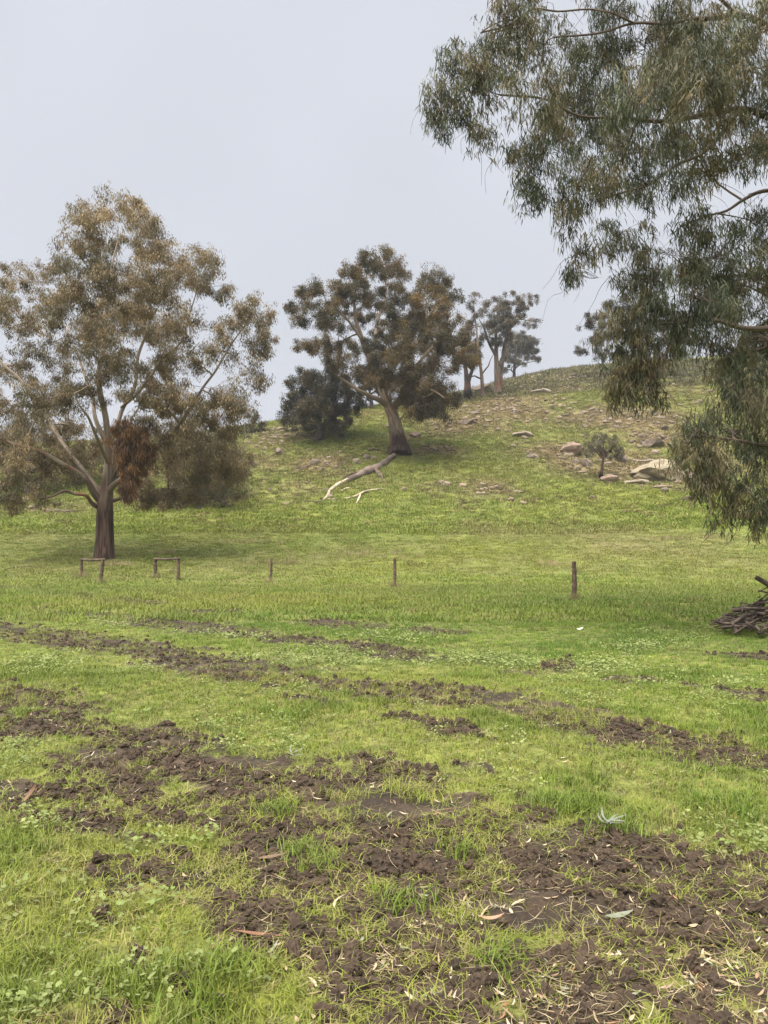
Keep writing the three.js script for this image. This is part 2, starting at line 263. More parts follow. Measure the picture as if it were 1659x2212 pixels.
function growTree(o) {
  const R = rng(o.seed), s = o.d / F, T = new THREE.Group(), ground = o.ground || hit(o.base[0], o.base[1], o.d - 25) || at(...o.base, o.d);
  const root = o.root || V(ground.x, height(ground.x, ground.z), ground.z);
  const D = o.d, P3 = (px, py, dz = 0) => at(px, py, D + dz).sub(root);
  T.position.copy(root);
  const nodes = [], topY = o.topY || 20, twigs = [], out = { min: [], max: [] };
  const col = (strand) => (t, a, p) => { const f = noise3(a * 6.5 + strand * 7, p.y * (o.streak || 0.55) + strand, 3), n = noise3(p.x * 1.2 + 40, p.y * 0.6 + 40, p.z * 1.2); return o.bark(p.y / topY, n, f * 0.6 + 0.4 * noise3(a * 9, p.y * 1.8, strand)); };
  const bump = (amp, strand) => (t, a, p) => 1 + amp * (noise3(Math.cos(a) * 2.5 + 20, p.y * 0.7 + 20, Math.sin(a) * 2.5 + strand) - 0.5) + amp * 0.8 * (noise3(a * 6.5 + 7, p.y * (o.streak || 0.55) + 1, 3) - 0.5);
  const addNodes = (pts, radii, w0) => { const c = new THREE.CatmullRomCurve3(pts, false, 'centripetal'), n = Math.max(3, Math.round(c.getLength() / (D * 0.012))); for (let i = 1; i <= n; i++) { const t = i / n, f = t * (radii.length - 1), k = Math.min(radii.length - 2, Math.floor(f)); nodes.push({ p: c.getPoint(t), r: lerp(radii[k], radii[k + 1], f - k), w: w0 + t }); } };
  o.limbs.forEach((L, i) => {
    const pts = [], radii = [];
    L.forEach(([px, py, dz, w], j) => {
      const p = P3(px, py, dz || 0), r = Math.max(0.02, w * s / 2);
      if (j && !(i === 0 && j < 4)) { const q = pts[pts.length - 1], e = q.distanceTo(p) * 0.13, m = q.clone().lerp(p, 0.5).add(V((R() - 0.5) * e, (R() - 0.5) * e, (R() - 0.5) * e)); pts.push(m); radii.push((radii[radii.length - 1] + r) / 2); } else if (j) { const q = pts[pts.length - 1]; pts.push(q.clone().lerp(p, 0.5)); radii.push((radii[radii.length - 1] + r) / 2); }
      pts.push(p); radii.push(r);
    });
    if (i === 0) { pts[0].set(0, -0.25, 0); }
    mesh(i === 0 ? 'trunk' : 'branch', tube(pts, radii, i === 0 ? 54 : 12, { n: (pts.length - 1) * (i === 0 ? 7 : 4), col: col(i), bump: i === 0 ? (t, a, p) => bump(0.22, 1)(t, a, p) * (1 + (o.flare || 0.25) * Math.exp(-Math.max(0, p.y) / (radii[0] * 1.6)) * (0.7 + 0.6 * noise2(Math.cos(a) * 1.5 + 5, Math.sin(a) * 1.5 + 5, o.seed))) : bump(0.16, i + 1) }), M.bark, T);
    addNodes(pts, radii, i === 0 ? 3 : 0);
  });
  const kit = o.kit, lists = kit.map(() => []);
  const clumps = o.clumps.map(([cx, cy, rx, ry, dz, dens]) => { const c = P3(cx, cy, dz === undefined || dz === null ? (R() - 0.5) * 2 * o.depth : dz); const g = o.spread || 1.1; return { c, rx: rx * s * g, ry: (ry || rx) * s * g, dens: dens === undefined ? 1 : dens, order: c.distanceTo(nodes[0].p) }; });
  clumps.sort((a, b) => a.order - b.order);
  const grow = (from, to, r0, r1, seg) => {
    const L = from.distanceTo(to), m1 = from.clone().lerp(to, 0.35), m2 = from.clone().lerp(to, 0.7);
    for (const m of [m1, m2]) m.add(V((R() - 0.5) * L * 0.22, (R() - 0.35) * L * 0.2 + (o.arch || 0) * L, (R() - 0.5) * L * 0.22));
    const pts = [from, m1, m2, to]; twigs.push(tube(pts, [r0, lerp(r0, r1, 0.4), lerp(r0, r1, 0.75), r1], seg, { n: 7, closed: false, col: col(Math.floor(R() * 40)) })); return pts;
  };
  for (const k of clumps) {
    let best = null, bd = 1e9;
    for (const n of nodes) { const e = n.p.distanceTo(k.c) + (n.p.y > k.c.y + k.ry ? (n.p.y - k.c.y) * 0.5 : 0) + n.w * 0.1; if (e < bd) { bd = e; best = n; } }
    const r0 = Math.min(best.r * 0.75, 0.012 * D / 15 + bd * 0.022), pts = grow(best.p.clone(), k.c.clone(), r0, r0 * 0.35, 6);
    const c = new THREE.CatmullRomCurve3(pts); for (let i = 2; i <= 6; i++) nodes.push({ p: c.getPoint(i / 6), r: lerp(r0, r0 * 0.35, i / 6), w: 0 });
    const nsub = Math.max(4, Math.round((o.subs || 9) * (0.8 + R() * 0.4))), per = o.density * Math.PI * k.rx * k.ry * k.dens / nsub, tone = R();
    for (let j = 0; j < nsub; j++) {
      const az = R() * 6.283, el = Math.asin(lerp(-0.85, 1, R())), q = 0.15 + 0.95 * Math.sqrt(R());
      const e = k.c.clone().add(V(Math.cos(el) * Math.cos(az) * k.rx * q, Math.sin(el) * k.ry * q, Math.cos(el) * Math.sin(az) * Math.min(k.rx, k.ry * 1.3) * q));
      const st = c.getPoint(0.55 + 0.45 * R()); grow(st, e, r0 * 0.34 + 0.003, 0.0025 + D * 0.00008, 4);
      const sr = (o.subR || 0.42) * Math.sqrt(k.rx * k.ry) * (0.4 + 1.15 * R()), tn = clamp(tone * 0.5 + R() * 0.6, 0, 1), sb = 0.72 + 0.56 * R(), nn = per * (0.5 + R());
      for (let n = 0; n < nn; n++) {
        const g = () => (R() + R() + R() - 1.5) / 1.5, p = e.clone().add(V(g() * sr, g() * sr * (o.tall || 0.9) - sr * 0.15, g() * sr));
        const w = clamp(tn + (R() - 0.5) * 0.5, 0, 1), cc = w < 0.5 ? mixc(o.leaf[0], o.leaf[1], w * 2) : mixc(o.leaf[1], o.leaf[2], w * 2 - 1), b = sb * (0.7 + 0.6 * R()), z = o.size * (0.75 + 0.5 * R());
        lists[Math.floor(R() * kit.length)].push([p.x, p.y, p.z, (R() - 0.5) * 0.5, R() * 6.283, (R() - 0.5) * 0.5, z, z, z, [cc[0] * b, cc[1] * b, cc[2] * b]]);
      }
    }
  }
  for (let i = 0; i < (o.bareTwigs || 0); i++) { const n = nodes[Math.floor(nodes.length * (0.3 + 0.7 * R()))].p, L = 0.5 + 0.7 * R(), az = R() * 6.283; grow(n.clone(), n.clone().add(V(Math.cos(az) * L * 0.7, -L * (0.3 + 0.7 * R()), Math.sin(az) * L * 0.7)), 0.006, 0.0025, 4); }
  const tw = mesh('twigs', mergeGeometries(twigs), M.bark, T); tw.userData.kind = 'stuff';
  lists.forEach((l, i) => { if (l.length) { const f = instanced('foliage', kit[i], o.leafMaterial || leafM, l, T); f.userData.kind = 'stuff'; } });
  reg(T, o.name, o.label, o.category || 'tree', o.group);
  console.log(o.name, 'sprays', lists.reduce((a, l) => a + l.length, 0), 'height', topY, root.toArray().map(v => +v.toFixed(1)).join(' '));
  return T;
}
const leafM = leafMat({ color: 0xffffff });
const kitNear = [11, 12, 13, 14].map(k => sprayGeo(k, 14, [0.13, 0.15, 0.17, 0.145][k - 11], 0.0165, 0.25, 0.92, true));
const kitMid = [21, 22, 23].map(k => sprayGeo(k, 15, 0.23, 0.046, 0.46, 0.78, false));
const kitFar = [31, 32, 33].map(k => sprayGeo(k, 14, 0.33, 0.085, 0.70, 0.55, false));

// the gum behind the fence, brown-tipped crown over a dark stringy trunk
growTree({
  name: 'gum_tree', label: 'tall gum tree with bronze crown and dark stringy trunk behind the small rail frames', seed: 5, d: 50, base: [226, 1207], topY: 23.5, depth: 6,
  bark: barkTones.gum([0.098, 0.058, 0.042], [0.30, 0.245, 0.195], 0.17, 0.04), flare: 0.2, streak: 0.4,
  limbs: [
    [[226, 1209, 0, 37], [226, 1165, 0, 36], [226, 1120, 0, 33], [227, 1085, 0, 32], [231, 1045, 0, 22], [234, 990, -.3, 15], [228, 900, -.5, 12], [214, 800, -.6, 10], [228, 690, 0, 7], [245, 560, .5, 4], [255, 490, .5, 2]],
    [[228, 1080, 0, 14], [246, 1010, .8, 11], [262, 890, 1.5, 9], [298, 770, 2, 7], [325, 650, 2, 5], [345, 570, 2, 2]],
    [[232, 1070, 0, 14], [262, 1035, -1, 11], [320, 985, -1.6, 9], [388, 915, -2, 8], [440, 835, -2, 5], [490, 760, -1.8, 4], [540, 690, -1.5, 2]],
    [[220, 1085, 0, 16], [190, 1040, -.8, 12], [140, 1005, -1.6, 10], [70, 968, -2.4, 7], [-40, 930, -3, 3]],
    [[222, 1078, 0, 13], [190, 1030, .5, 11], [130, 950, 1.2, 9], [70, 860, 1.6, 7], [10, 790, 2, 5], [-60, 730, 2, 3]],
    [[218, 1100, 0, 10], [185, 1070, -1.6, 7], [140, 1060, -2.6, 5], [90, 1078, -3.4, 3]],
    [[234, 1085, 0, 9], [270, 1074, 1, 7], [330, 1066, 2, 5], [420, 1050, 3, 3]],
    [[230, 960, -.3, 10], [200, 860, .8, 7], [165, 760, 1.6, 5], [120, 650, 2, 3]],
    [[262, 880, 1.5, 7], [320, 820, .4, 6], [390, 740, -.4, 4], [425, 630, -.8, 2]],
    [[234, 1000, -.3, 9], [215, 960, -2.5, 7], [190, 900, -4, 5], [160, 850, -5, 3]],
    [[236, 1010, .4, 9], [270, 950, 3, 6], [300, 880, 4.6, 4]],
  ],
  clumps: [[255, 470, 68, 40], [195, 492, 44, 46], [312, 510, 44, 44], [165, 545, 44, 40], [345, 558, 40, 40], [265, 545, 60, 45], [430, 565, 46, 34, -1], [452, 612, 38, 36, -1], [395, 600, 44, 40],
    [40, 598, 52, 30, 1], [110, 588, 42, 34], [15, 650, 46, 36], [-50, 640, 50, 50], [200, 620, 54, 44], [280, 610, 58, 44], [340, 640, 50, 44], [130, 660, 50, 40], [65, 700, 46, 40],
    [390, 690, 46, 40], [250, 695, 52, 36], [310, 715, 50, 36], [545, 668, 40, 32, -1.5], [515, 700, 42, 40, -1.5], [562, 735, 26, 50, -1.5], [545, 800, 24, 34, -1.5, .5], [480, 760, 34, 34, -1.5, .6], [560, 830, 18, 22, -1.5, .5],
    [405, 770, 54, 38, -3], [345, 790, 48, 38], [185, 745, 48, 36], [110, 770, 46, 36], [30, 790, 48, 46], [-50, 800, 60, 60], [455, 835, 52, 44, -3], [385, 845, 54, 44], [300, 860, 46, 42, -4], [495, 880, 46, 36, -2], [165, 850, 52, 46], [80, 870, 54, 46, -3], [5, 900, 50, 46], [230, 800, 40, 34, -4],
    [420, 935, 60, 50, -2], [490, 955, 44, 50, -1], [350, 985, 50, 44, 2], [445, 1025, 58, 42, 0], [500, 1015, 34, 44, 1], [60, 975, 62, 50, -2], [125, 1005, 50, 44, -1], [10, 1040, 40, 44, -3], [70, 1070, 36, 28, -3.5, .7], [170, 990, 38, 50, 2], [325, 1070, 44, 32, -1], [395, 1062, 44, 32, 1], [15, 1090, 26, 22, -3, .8], [140, 920, 50, 40, 3], [250, 940, 44, 44, 4], [320, 930, 48, 44, 3],
    [270, 650, 50, 46, 5], [200, 700, 50, 46, 5], [340, 700, 50, 46, 6], [380, 900, 50, 44, 6], [120, 850, 50, 44, 6], [250, 770, 46, 40, -6], [160, 640, 46, 40, -5], [330, 600, 44, 40, -5]],
  kit: kitMid, density: 36, size: 0.95, subs: 18, subR: 0.44, spread: 1.12, leaf: [[0.095, 0.096, 0.058], [0.19, 0.152, 0.084], [0.31, 0.235, 0.14]],
});
// bronze mistletoe hanging in that gum
growTree({
  name: 'mistletoe_clump', label: 'rusty brown mistletoe hanging like a beard in the gum tree behind the rail frames', category: 'mistletoe', seed: 8, d: 46.6, base: [285, 905], root: at(284, 912, 46.8), topY: 8, depth: 0.5,
  bark: () => [0.10, 0.055, 0.035], limbs: [[[284, 912, 0, 4], [286, 940, 0, 3], [284, 990, -.1, 2], [276, 1040, -.1, 1]], [[284, 914, 0, 3], [262, 930, 0, 2], [258, 960, 0, 1]], [[285, 914, 0, 3], [306, 932, 0, 2], [310, 965, 0, 1]]],
  clumps: [[285, 925, 30, 22, 0], [260, 945, 22, 30, 0], [310, 945, 22, 30, 0], [285, 965, 34, 34, 0], [262, 985, 20, 30, 0], [305, 985, 20, 30, 0], [282, 1015, 24, 28, 0], [272, 1045, 20, 24, 0], [276, 1070, 13, 20, 0]],
  kit: [sprayGeo(51, 14, 0.42, 0.05, 0.4, 0.99, false), sprayGeo(52, 14, 0.42, 0.05, 0.4, 0.99, false)], density: 34, size: 0.85, subs: 8, subR: 0.5, tall: 1.3, leaf: [[0.085, 0.052, 0.034], [0.14, 0.078, 0.036], [0.23, 0.125, 0.048]],
});
// the leaning gum on the hillside
growTree({
  name: 'gum_tree', label: 'leaning wide-crowned gum on the hillside with a charred trunk base above a fallen log', seed: 15, d: 95, base: [864, 982], topY: 25, depth: 8,
  bark: barkTones.gum([0.055, 0.026, 0.019], [0.31, 0.24, 0.18], 0.095, 0.03), flare: 0.45, streak: 0.3,
  limbs: [
    [[864, 984, 0, 40], [862, 955, 0, 34], [856, 925, 0, 28], [848, 895, 0, 24], [836, 868, 0, 18], [818, 820, 0, 14], [796, 770, 0, 12], [778, 720, 0, 9], [766, 670, 0, 6], [770, 610, 0, 3]],
    [[842, 885, 0, 14], [815, 862, -1, 12], [790, 850, -1.6, 9], [755, 830, -2, 6], [715, 800, -2, 3]],
    [[848, 890, 0, 13], [872, 840, 1, 10], [900, 790, 1.5, 8], [950, 730, 2, 5], [975, 690, 2, 3]],
    [[797, 772, 0, 9], [812, 715, 2, 7], [830, 650, 2.6, 5], [835, 590, 3, 3]],
    [[782, 735, 0, 7], [750, 690, -1, 5], [705, 655, -1.5, 3]],
    [[876, 830, 1, 8], [905, 730, 3, 6], [925, 650, 4, 3]],
    [[850, 880, 0, 10], [880, 850, -3.5, 7], [925, 840, -6, 5], [960, 860, -7, 3]],
    [[846, 890, 0, 9], [840, 830, 4, 7], [850, 760, 7, 4]], [[853, 925, .6, 5], [870, 900, .4, 3], [880, 880, 0, 2]],
  ],
  clumps: [[788, 565, 34, 24], [830, 570, 40, 30], [862, 595, 34, 28], [762, 590, 24, 20], [800, 600, 40, 30], [928, 605, 36, 34], [958, 632, 34, 30], [935, 650, 40, 34], [985, 640, 14, 14], [700, 635, 44, 28], [655, 630, 20, 14], [645, 665, 24, 20], [640, 690, 18, 12, 0, .7], [690, 680, 44, 32], [735, 640, 36, 30], [785, 640, 40, 34], [850, 645, 44, 36],
    [905, 680, 48, 40], [955, 700, 38, 38], [980, 735, 34, 34], [655, 740, 28, 18], [690, 745, 36, 24], [725, 745, 36, 30], [745, 775, 44, 30], [862, 715, 44, 40], [840, 770, 48, 38], [900, 755, 52, 40], [1005, 765, 30, 26], [940, 790, 46, 42], [860, 825, 48, 42], [965, 850, 34, 42], [905, 850, 46, 44], [930, 885, 38, 30], [770, 800, 36, 28], [1020, 780, 20, 18], [820, 720, 34, 24, 5], [880, 700, 40, 34, 7], [800, 790, 44, 34, 7], [930, 730, 44, 36, -6], [860, 790, 44, 36, -7], [770, 680, 30, 26, 6], [720, 700, 36, 24, 4], [815, 800, 40, 34, -8], [870, 760, 40, 36, -8], [790, 745, 30, 26, -7], [900, 880, 40, 32, -6], [760, 640, 36, 28, -6], [835, 680, 30, 24, -6], [905, 820, 44, 36, -7], [945, 850, 36, 34, -4]],
  kit: kitFar, density: 31, size: 0.8, subs: 15, subR: 0.46, spread: 1.06, leaf: [[0.038, 0.043, 0.022], [0.085, 0.070, 0.028], [0.20, 0.132, 0.045]],
});
growTree({
  name: 'round_tree', label: 'low round dark tree with dense crown beside the leaning hillside gum', seed: 17, d: 104, base: [690, 950], topY: 11, depth: 4,
  bark: barkTones.gum([0.05, 0.04, 0.036], [0.08, 0.065, 0.055], 0.4), limbs: [[[690, 952, 0, 18], [690, 930, 0, 15], [690, 905, 0, 11], [690, 860, 0, 6], [695, 830, 0, 3]], [[690, 928, 0, 8], [665, 905, -1, 6], [640, 880, -1, 3]], [[691, 925, 0, 8], [720, 900, 1, 6], [745, 870, 1, 3]]],
  clumps: [[650, 832, 36, 32], [695, 812, 44, 32], [735, 838, 36, 36], [640, 880, 36, 32], [690, 865, 46, 42], [738, 890, 32, 36], [616, 900, 16, 22], [770, 850, 30, 24], [660, 915, 34, 24, -3], [725, 918, 34, 20, -2], [690, 890, 44, 34, -4], [690, 850, 40, 40, 4], [655, 870, 36, 36, 3], [730, 860, 36, 36, 4], [625, 860, 18, 20], [690, 925, 30, 18, 3]],
  kit: kitFar, density: 20, size: 0.9, subs: 15, subR: 0.38, leaf: [[0.032, 0.038, 0.024], [0.056, 0.056, 0.030], [0.12, 0.088, 0.040]],
});
// trees along the skyline
const ridge = 'trees along the skyline of the hill';
growTree({
  name: 'ridge_tree', label: 'stout pale-trunked tree on the skyline with upswept leafy boughs', seed: 21, d: 137, base: [1075, 852], topY: 18.5, depth: 4, group: ridge,
  bark: barkTones.gum([0.10, 0.07, 0.052], [0.19, 0.15, 0.115], 0.14), limbs: [[[1075, 854, 0, 17], [1074, 820, 0, 12], [1072, 770, 0, 9], [1071, 720, 0, 6], [1076, 670, 0, 4], [1080, 640, 0, 2]], [[1078, 850, .3, 8], [1083, 810, .4, 6], [1086, 760, .4, 5], [1096, 700, .4, 3]], [[1078, 790, 0, 9], [1092, 740, .5, 7], [1105, 700, 1, 5], [1135, 660, 1, 3]], [[1072, 770, 0, 7], [1052, 730, -1, 5], [1035, 690, -1, 2]], [[1098, 715, 1, 4], [1120, 690, 0, 3], [1158, 695, 0, 1]]],
  clumps: [[1062, 660, 12, 26], [1080, 645, 12, 22], [1095, 668, 14, 26], [1058, 700, 12, 22], [1074, 715, 12, 34], [1090, 725, 12, 22, 0, .7], [1104, 690, 12, 24], [1115, 645, 20, 16], [1140, 645, 18, 14], [1125, 670, 20, 18], [1070, 700, 22, 26], [1095, 705, 22, 22], [1115, 695, 18, 14], [1150, 697, 14, 10], [1065, 735, 14, 18, 0, .6], [1045, 670, 10, 12, 0, .6], [1080, 690, 20, 24, 3], [1100, 680, 20, 20, -3]],
  kit: kitFar, density: 14, size: 1.05, subs: 8, subR: 0.4, leaf: [[0.07, 0.072, 0.056], [0.105, 0.095, 0.066], [0.17, 0.125, 0.08]],
});
growTree({
  name: 'ridge_tree', label: 'slender thin-stemmed tree on the skyline with a tall sparse wispy top', seed: 22, d: 134, base: [1043, 857], topY: 18.5, depth: 2.5, group: ridge,
  bark: barkTones.gum([0.06, 0.045, 0.04], [0.2, 0.14, 0.11], 0.1), limbs: [[[1043, 858, 0, 9], [1041, 815, 0, 7], [1036, 775, 0, 6], [1030, 720, 0, 4], [1024, 670, 0, 2], [1026, 635, 0, 1]], [[1040, 810, 0, 4], [1055, 790, -.6, 3], [1066, 765, -1, 1]], [[1040, 818, 0, 4], [1025, 812, .5, 3], [1008, 815, 1, 2]]],
  clumps: [[1026, 640, 9, 14, 0, .7], [1014, 665, 13, 16, 0, .7], [1032, 680, 11, 14, 0, .7], [1020, 700, 18, 20], [1035, 735, 18, 20], [1018, 745, 18, 20], [1030, 770, 18, 18], [1048, 705, 10, 12, 0, .5]],
  kit: kitFar, density: 14, size: 1.0, subs: 7, subR: 0.42, leaf: [[0.075, 0.075, 0.058], [0.11, 0.098, 0.068], [0.17, 0.125, 0.08]],
});
growTree({
  name: 'ridge_tree', label: 'tree with a forked blackened trunk on the skyline right behind the leaning gum', seed: 23, d: 133, base: [1010, 860], topY: 14, depth: 3, group: ridge,
  bark: barkTones.gum([0.035, 0.03, 0.028], [0.09, 0.075, 0.065], 0.25), limbs: [[[1010, 861, 0, 17], [1010, 830, 0, 13], [1006, 800, 0, 8], [1000, 760, 0, 5], [1000, 720, 0, 2]], [[1012, 825, 0, 9], [1020, 800, 0, 7], [1024, 770, 0, 3]]],
  clumps: [[1000, 745, 28, 26], [1025, 775, 20, 18], [1010, 715, 18, 20], [1000, 770, 26, 24, 2]],
  kit: kitFar, density: 19, size: 1.0, subs: 8, subR: 0.4, leaf: [[0.045, 0.05, 0.036], [0.075, 0.07, 0.04], [0.14, 0.095, 0.05]],
});
growTree({
  name: 'ridge_tree', label: 'pale misty tree standing farthest back on the skyline beyond the stout pale trunk', seed: 24, d: 212, base: [1110, 826], ground: at(1110, 826, 212), topY: 13, depth: 5, group: ridge,
  bark: barkTones.gum([0.05, 0.045, 0.042], [0.09, 0.08, 0.07], 0.3), limbs: [[[1110, 826, 0, 8], [1111, 800, 0, 6], [1114, 770, 0, 4], [1118, 740, 0, 2]], [[1111, 798, 0, 3], [1130, 785, 0, 2], [1158, 780, 0, 1]]],
  clumps: [[1125, 730, 22, 16], [1145, 745, 18, 18], [1108, 745, 18, 20], [1130, 760, 22, 16], [1150, 772, 16, 10], [1098, 770, 18, 16], [1120, 780, 20, 10], [1092, 795, 12, 12], [1130, 745, 20, 20, 5], [1110, 760, 20, 20, 6], [1150, 755, 14, 12]],
  kit: kitFar, density: 14, size: 1.3, subs: 8, subR: 0.4, leaf: [[0.07, 0.072, 0.056], [0.105, 0.095, 0.066], [0.14, 0.12, 0.08]],
});
growTree({
  name: 'ridge_tree', label: 'broad flat-topped tree on the upper slope showing behind the hanging near branches', seed: 25, d: 140, base: [1400, 845], topY: 17, depth: 6, group: ridge,
  bark: barkTones.gum([0.06, 0.05, 0.045], [0.12, 0.10, 0.08], 0.3), limbs: [[[1400, 848, 0, 18], [1398, 810, 0, 13], [1390, 770, 0, 10], [1370, 720, 0, 6], [1350, 680, 0, 3]], [[1398, 805, 0, 9], [1420, 750, 0, 7], [1450, 700, 0, 3]], [[1390, 770, 0, 6], [1340, 765, -1, 4], [1280, 760, -1, 2]]],
  clumps: [[1330, 660, 30, 16], [1300, 685, 28, 16], [1270, 700, 20, 10], [1360, 680, 36, 26], [1320, 715, 38, 22], [1280, 740, 28, 14], [1255, 755, 18, 9], [1300, 765, 22, 10], [1370, 730, 40, 30], [1420, 690, 40, 30], [1440, 740, 40, 30], [1350, 770, 30, 12], [1470, 700, 36, 30], [1400, 720, 40, 34, 5]],
  kit: kitFar, density: 21, size: 1.05, subs: 9, subR: 0.4, leaf: [[0.040, 0.044, 0.03], [0.066, 0.06, 0.036], [0.125, 0.085, 0.046]],
});
growTree({
  name: 'ridge_tree', label: 'dark small tree on the ridge glimpsed through the gap under the leaning gum', seed: 26, d: 127, base: [803, 884], topY: 10, depth: 3, group: ridge,
  bark: barkTones.gum([0.045, 0.04, 0.036], [0.08, 0.07, 0.06], 0.3), limbs: [[[803, 886, 0, 9], [802, 865, 0, 7], [798, 840, 0, 5], [795, 815, 0, 2]]],
  clumps: [[780, 840, 24, 18], [810, 825, 26, 18], [770, 862, 18, 12], [830, 845, 22, 14], [800, 800, 26, 18]],
  kit: kitFar, density: 19, size: 1.0, subs: 8, subR: 0.42, leaf: [[0.040, 0.045, 0.03], [0.06, 0.06, 0.036], [0.10, 0.08, 0.046]],
});
growTree({
  name: 'small_tree', label: 'small bushy tree with a thin dark bent stem among the boulders', seed: 27, d: 85, base: [1298, 1030], topY: 5, depth: 1.6,
  bark: barkTones.gum([0.075, 0.04, 0.034], [0.11, 0.075, 0.06], 0.6), limbs: [[[1296, 1032, 0, 8], [1300, 1015, 0, 6], [1303, 990, 0, 4], [1303, 965, 0, 3], [1306, 945, 0, 1]], [[1303, 992, 0, 3], [1285, 972, -.3, 2], [1272, 955, 0, 1]], [[1303, 985, 0, 3], [1322, 968, .3, 2], [1336, 955, 0, 1]]],
  clumps: [[1280, 952, 19, 16], [1308, 946, 22, 14], [1333, 955, 17, 16], [1275, 975, 14, 14], [1300, 970, 22, 16], [1338, 978, 14, 14], [1318, 975, 18, 16, 1], [1288, 965, 18, 14, 1.2], [1342, 990, 8, 12, 0, .6]],
  kit: [sprayGeo(61, 16, 0.17, 0.045, 0.45, 0.5, false), sprayGeo(62, 16, 0.17, 0.045, 0.45, 0.5, false)], density: 40, size: 0.9, subs: 13, subR: 0.45, leaf: [[0.085, 0.09, 0.068], [0.125, 0.12, 0.085], [0.19, 0.16, 0.105]],
});
// darker trees on the slope behind the bronze gum
const behind = 'dark trees on the slope behind the bronze gum';
for (const [i, label, d, bx, by, ht, cl] of [
  [0, 'dark drooping tree at the foot of the slope just right behind the bronze gum', 76, 430, 1100, 12, [[430, 930, 60, 40], [480, 960, 50, 44], [380, 960, 54, 44], [440, 1000, 64, 44], [500, 1010, 36, 44], [360, 1020, 54, 40], [430, 1060, 60, 30], [340, 1070, 50, 26], [490, 1050, 40, 34], [400, 980, 60, 50, 4], [470, 980, 50, 46, 4]]],
  [1, 'dark round tree on the slope to the left behind the bronze gum', 84, 60, 1066, 11, [[60, 930, 60, 40], [0, 960, 60, 44], [110, 960, 54, 44], [40, 1000, 64, 40], [-50, 980, 60, 50], [100, 1010, 46, 34], [150, 985, 34, 34], [20, 970, 50, 40, 4]]],
  [2, 'dark scrubby tree on the slope straight behind the trunk of the bronze gum', 88, 250, 1052, 9, [[250, 960, 50, 34], [210, 985, 44, 34], [290, 985, 46, 36], [250, 1015, 50, 30], [180, 1010, 34, 28], [250, 980, 44, 40, 3]]],
]) growTree({
  name: 'slope_tree', label, seed: 70 + i, d, base: [bx, by], topY: ht, depth: 4, group: behind, bark: barkTones.gum([0.05, 0.042, 0.036], [0.10, 0.085, 0.07], 0.35),
  limbs: [[[bx, by + 2, 0, 14], [bx, by - 30, 0, 11], [bx + 4, by - 80, 0, 7], [bx, by - 130, 0, 3]], [[bx, by - 30, 0, 7], [bx - 30, by - 60, -1, 5], [bx - 60, by - 90, -1, 2]], [[bx + 2, by - 40, 0, 7], [bx + 34, by - 70, 1, 5], [bx + 60, by - 100, 1, 2]]], clumps: cl,
  kit: kitMid, density: 11, size: 1.5, subs: 18, subR: 0.4, leaf: [[0.085, 0.09, 0.058], [0.165, 0.138, 0.08], [0.29, 0.22, 0.13]],
});
growTree({
  name: 'bush', label: 'small grey-green bush on the left end of the ridge beside the bronze gum', category: 'bush', seed: 80, d: 112, base: [548, 950], topY: 5, depth: 1.4, bark: () => [0.07, 0.055, 0.045],
  limbs: [[[548, 952, 0, 6], [548, 930, 0, 4], [545, 905, 0, 2]], [[548, 935, 0, 3], [560, 915, 0, 2]]], clumps: [[545, 900, 15, 16], [560, 920, 13, 18], [535, 922, 13, 18], [548, 938, 16, 14]],
  kit: kitFar, density: 26, size: 0.8, subs: 8, subR: 0.42, leaf: [[0.06, 0.06, 0.042], [0.09, 0.085, 0.05], [0.13, 0.11, 0.06]],
});
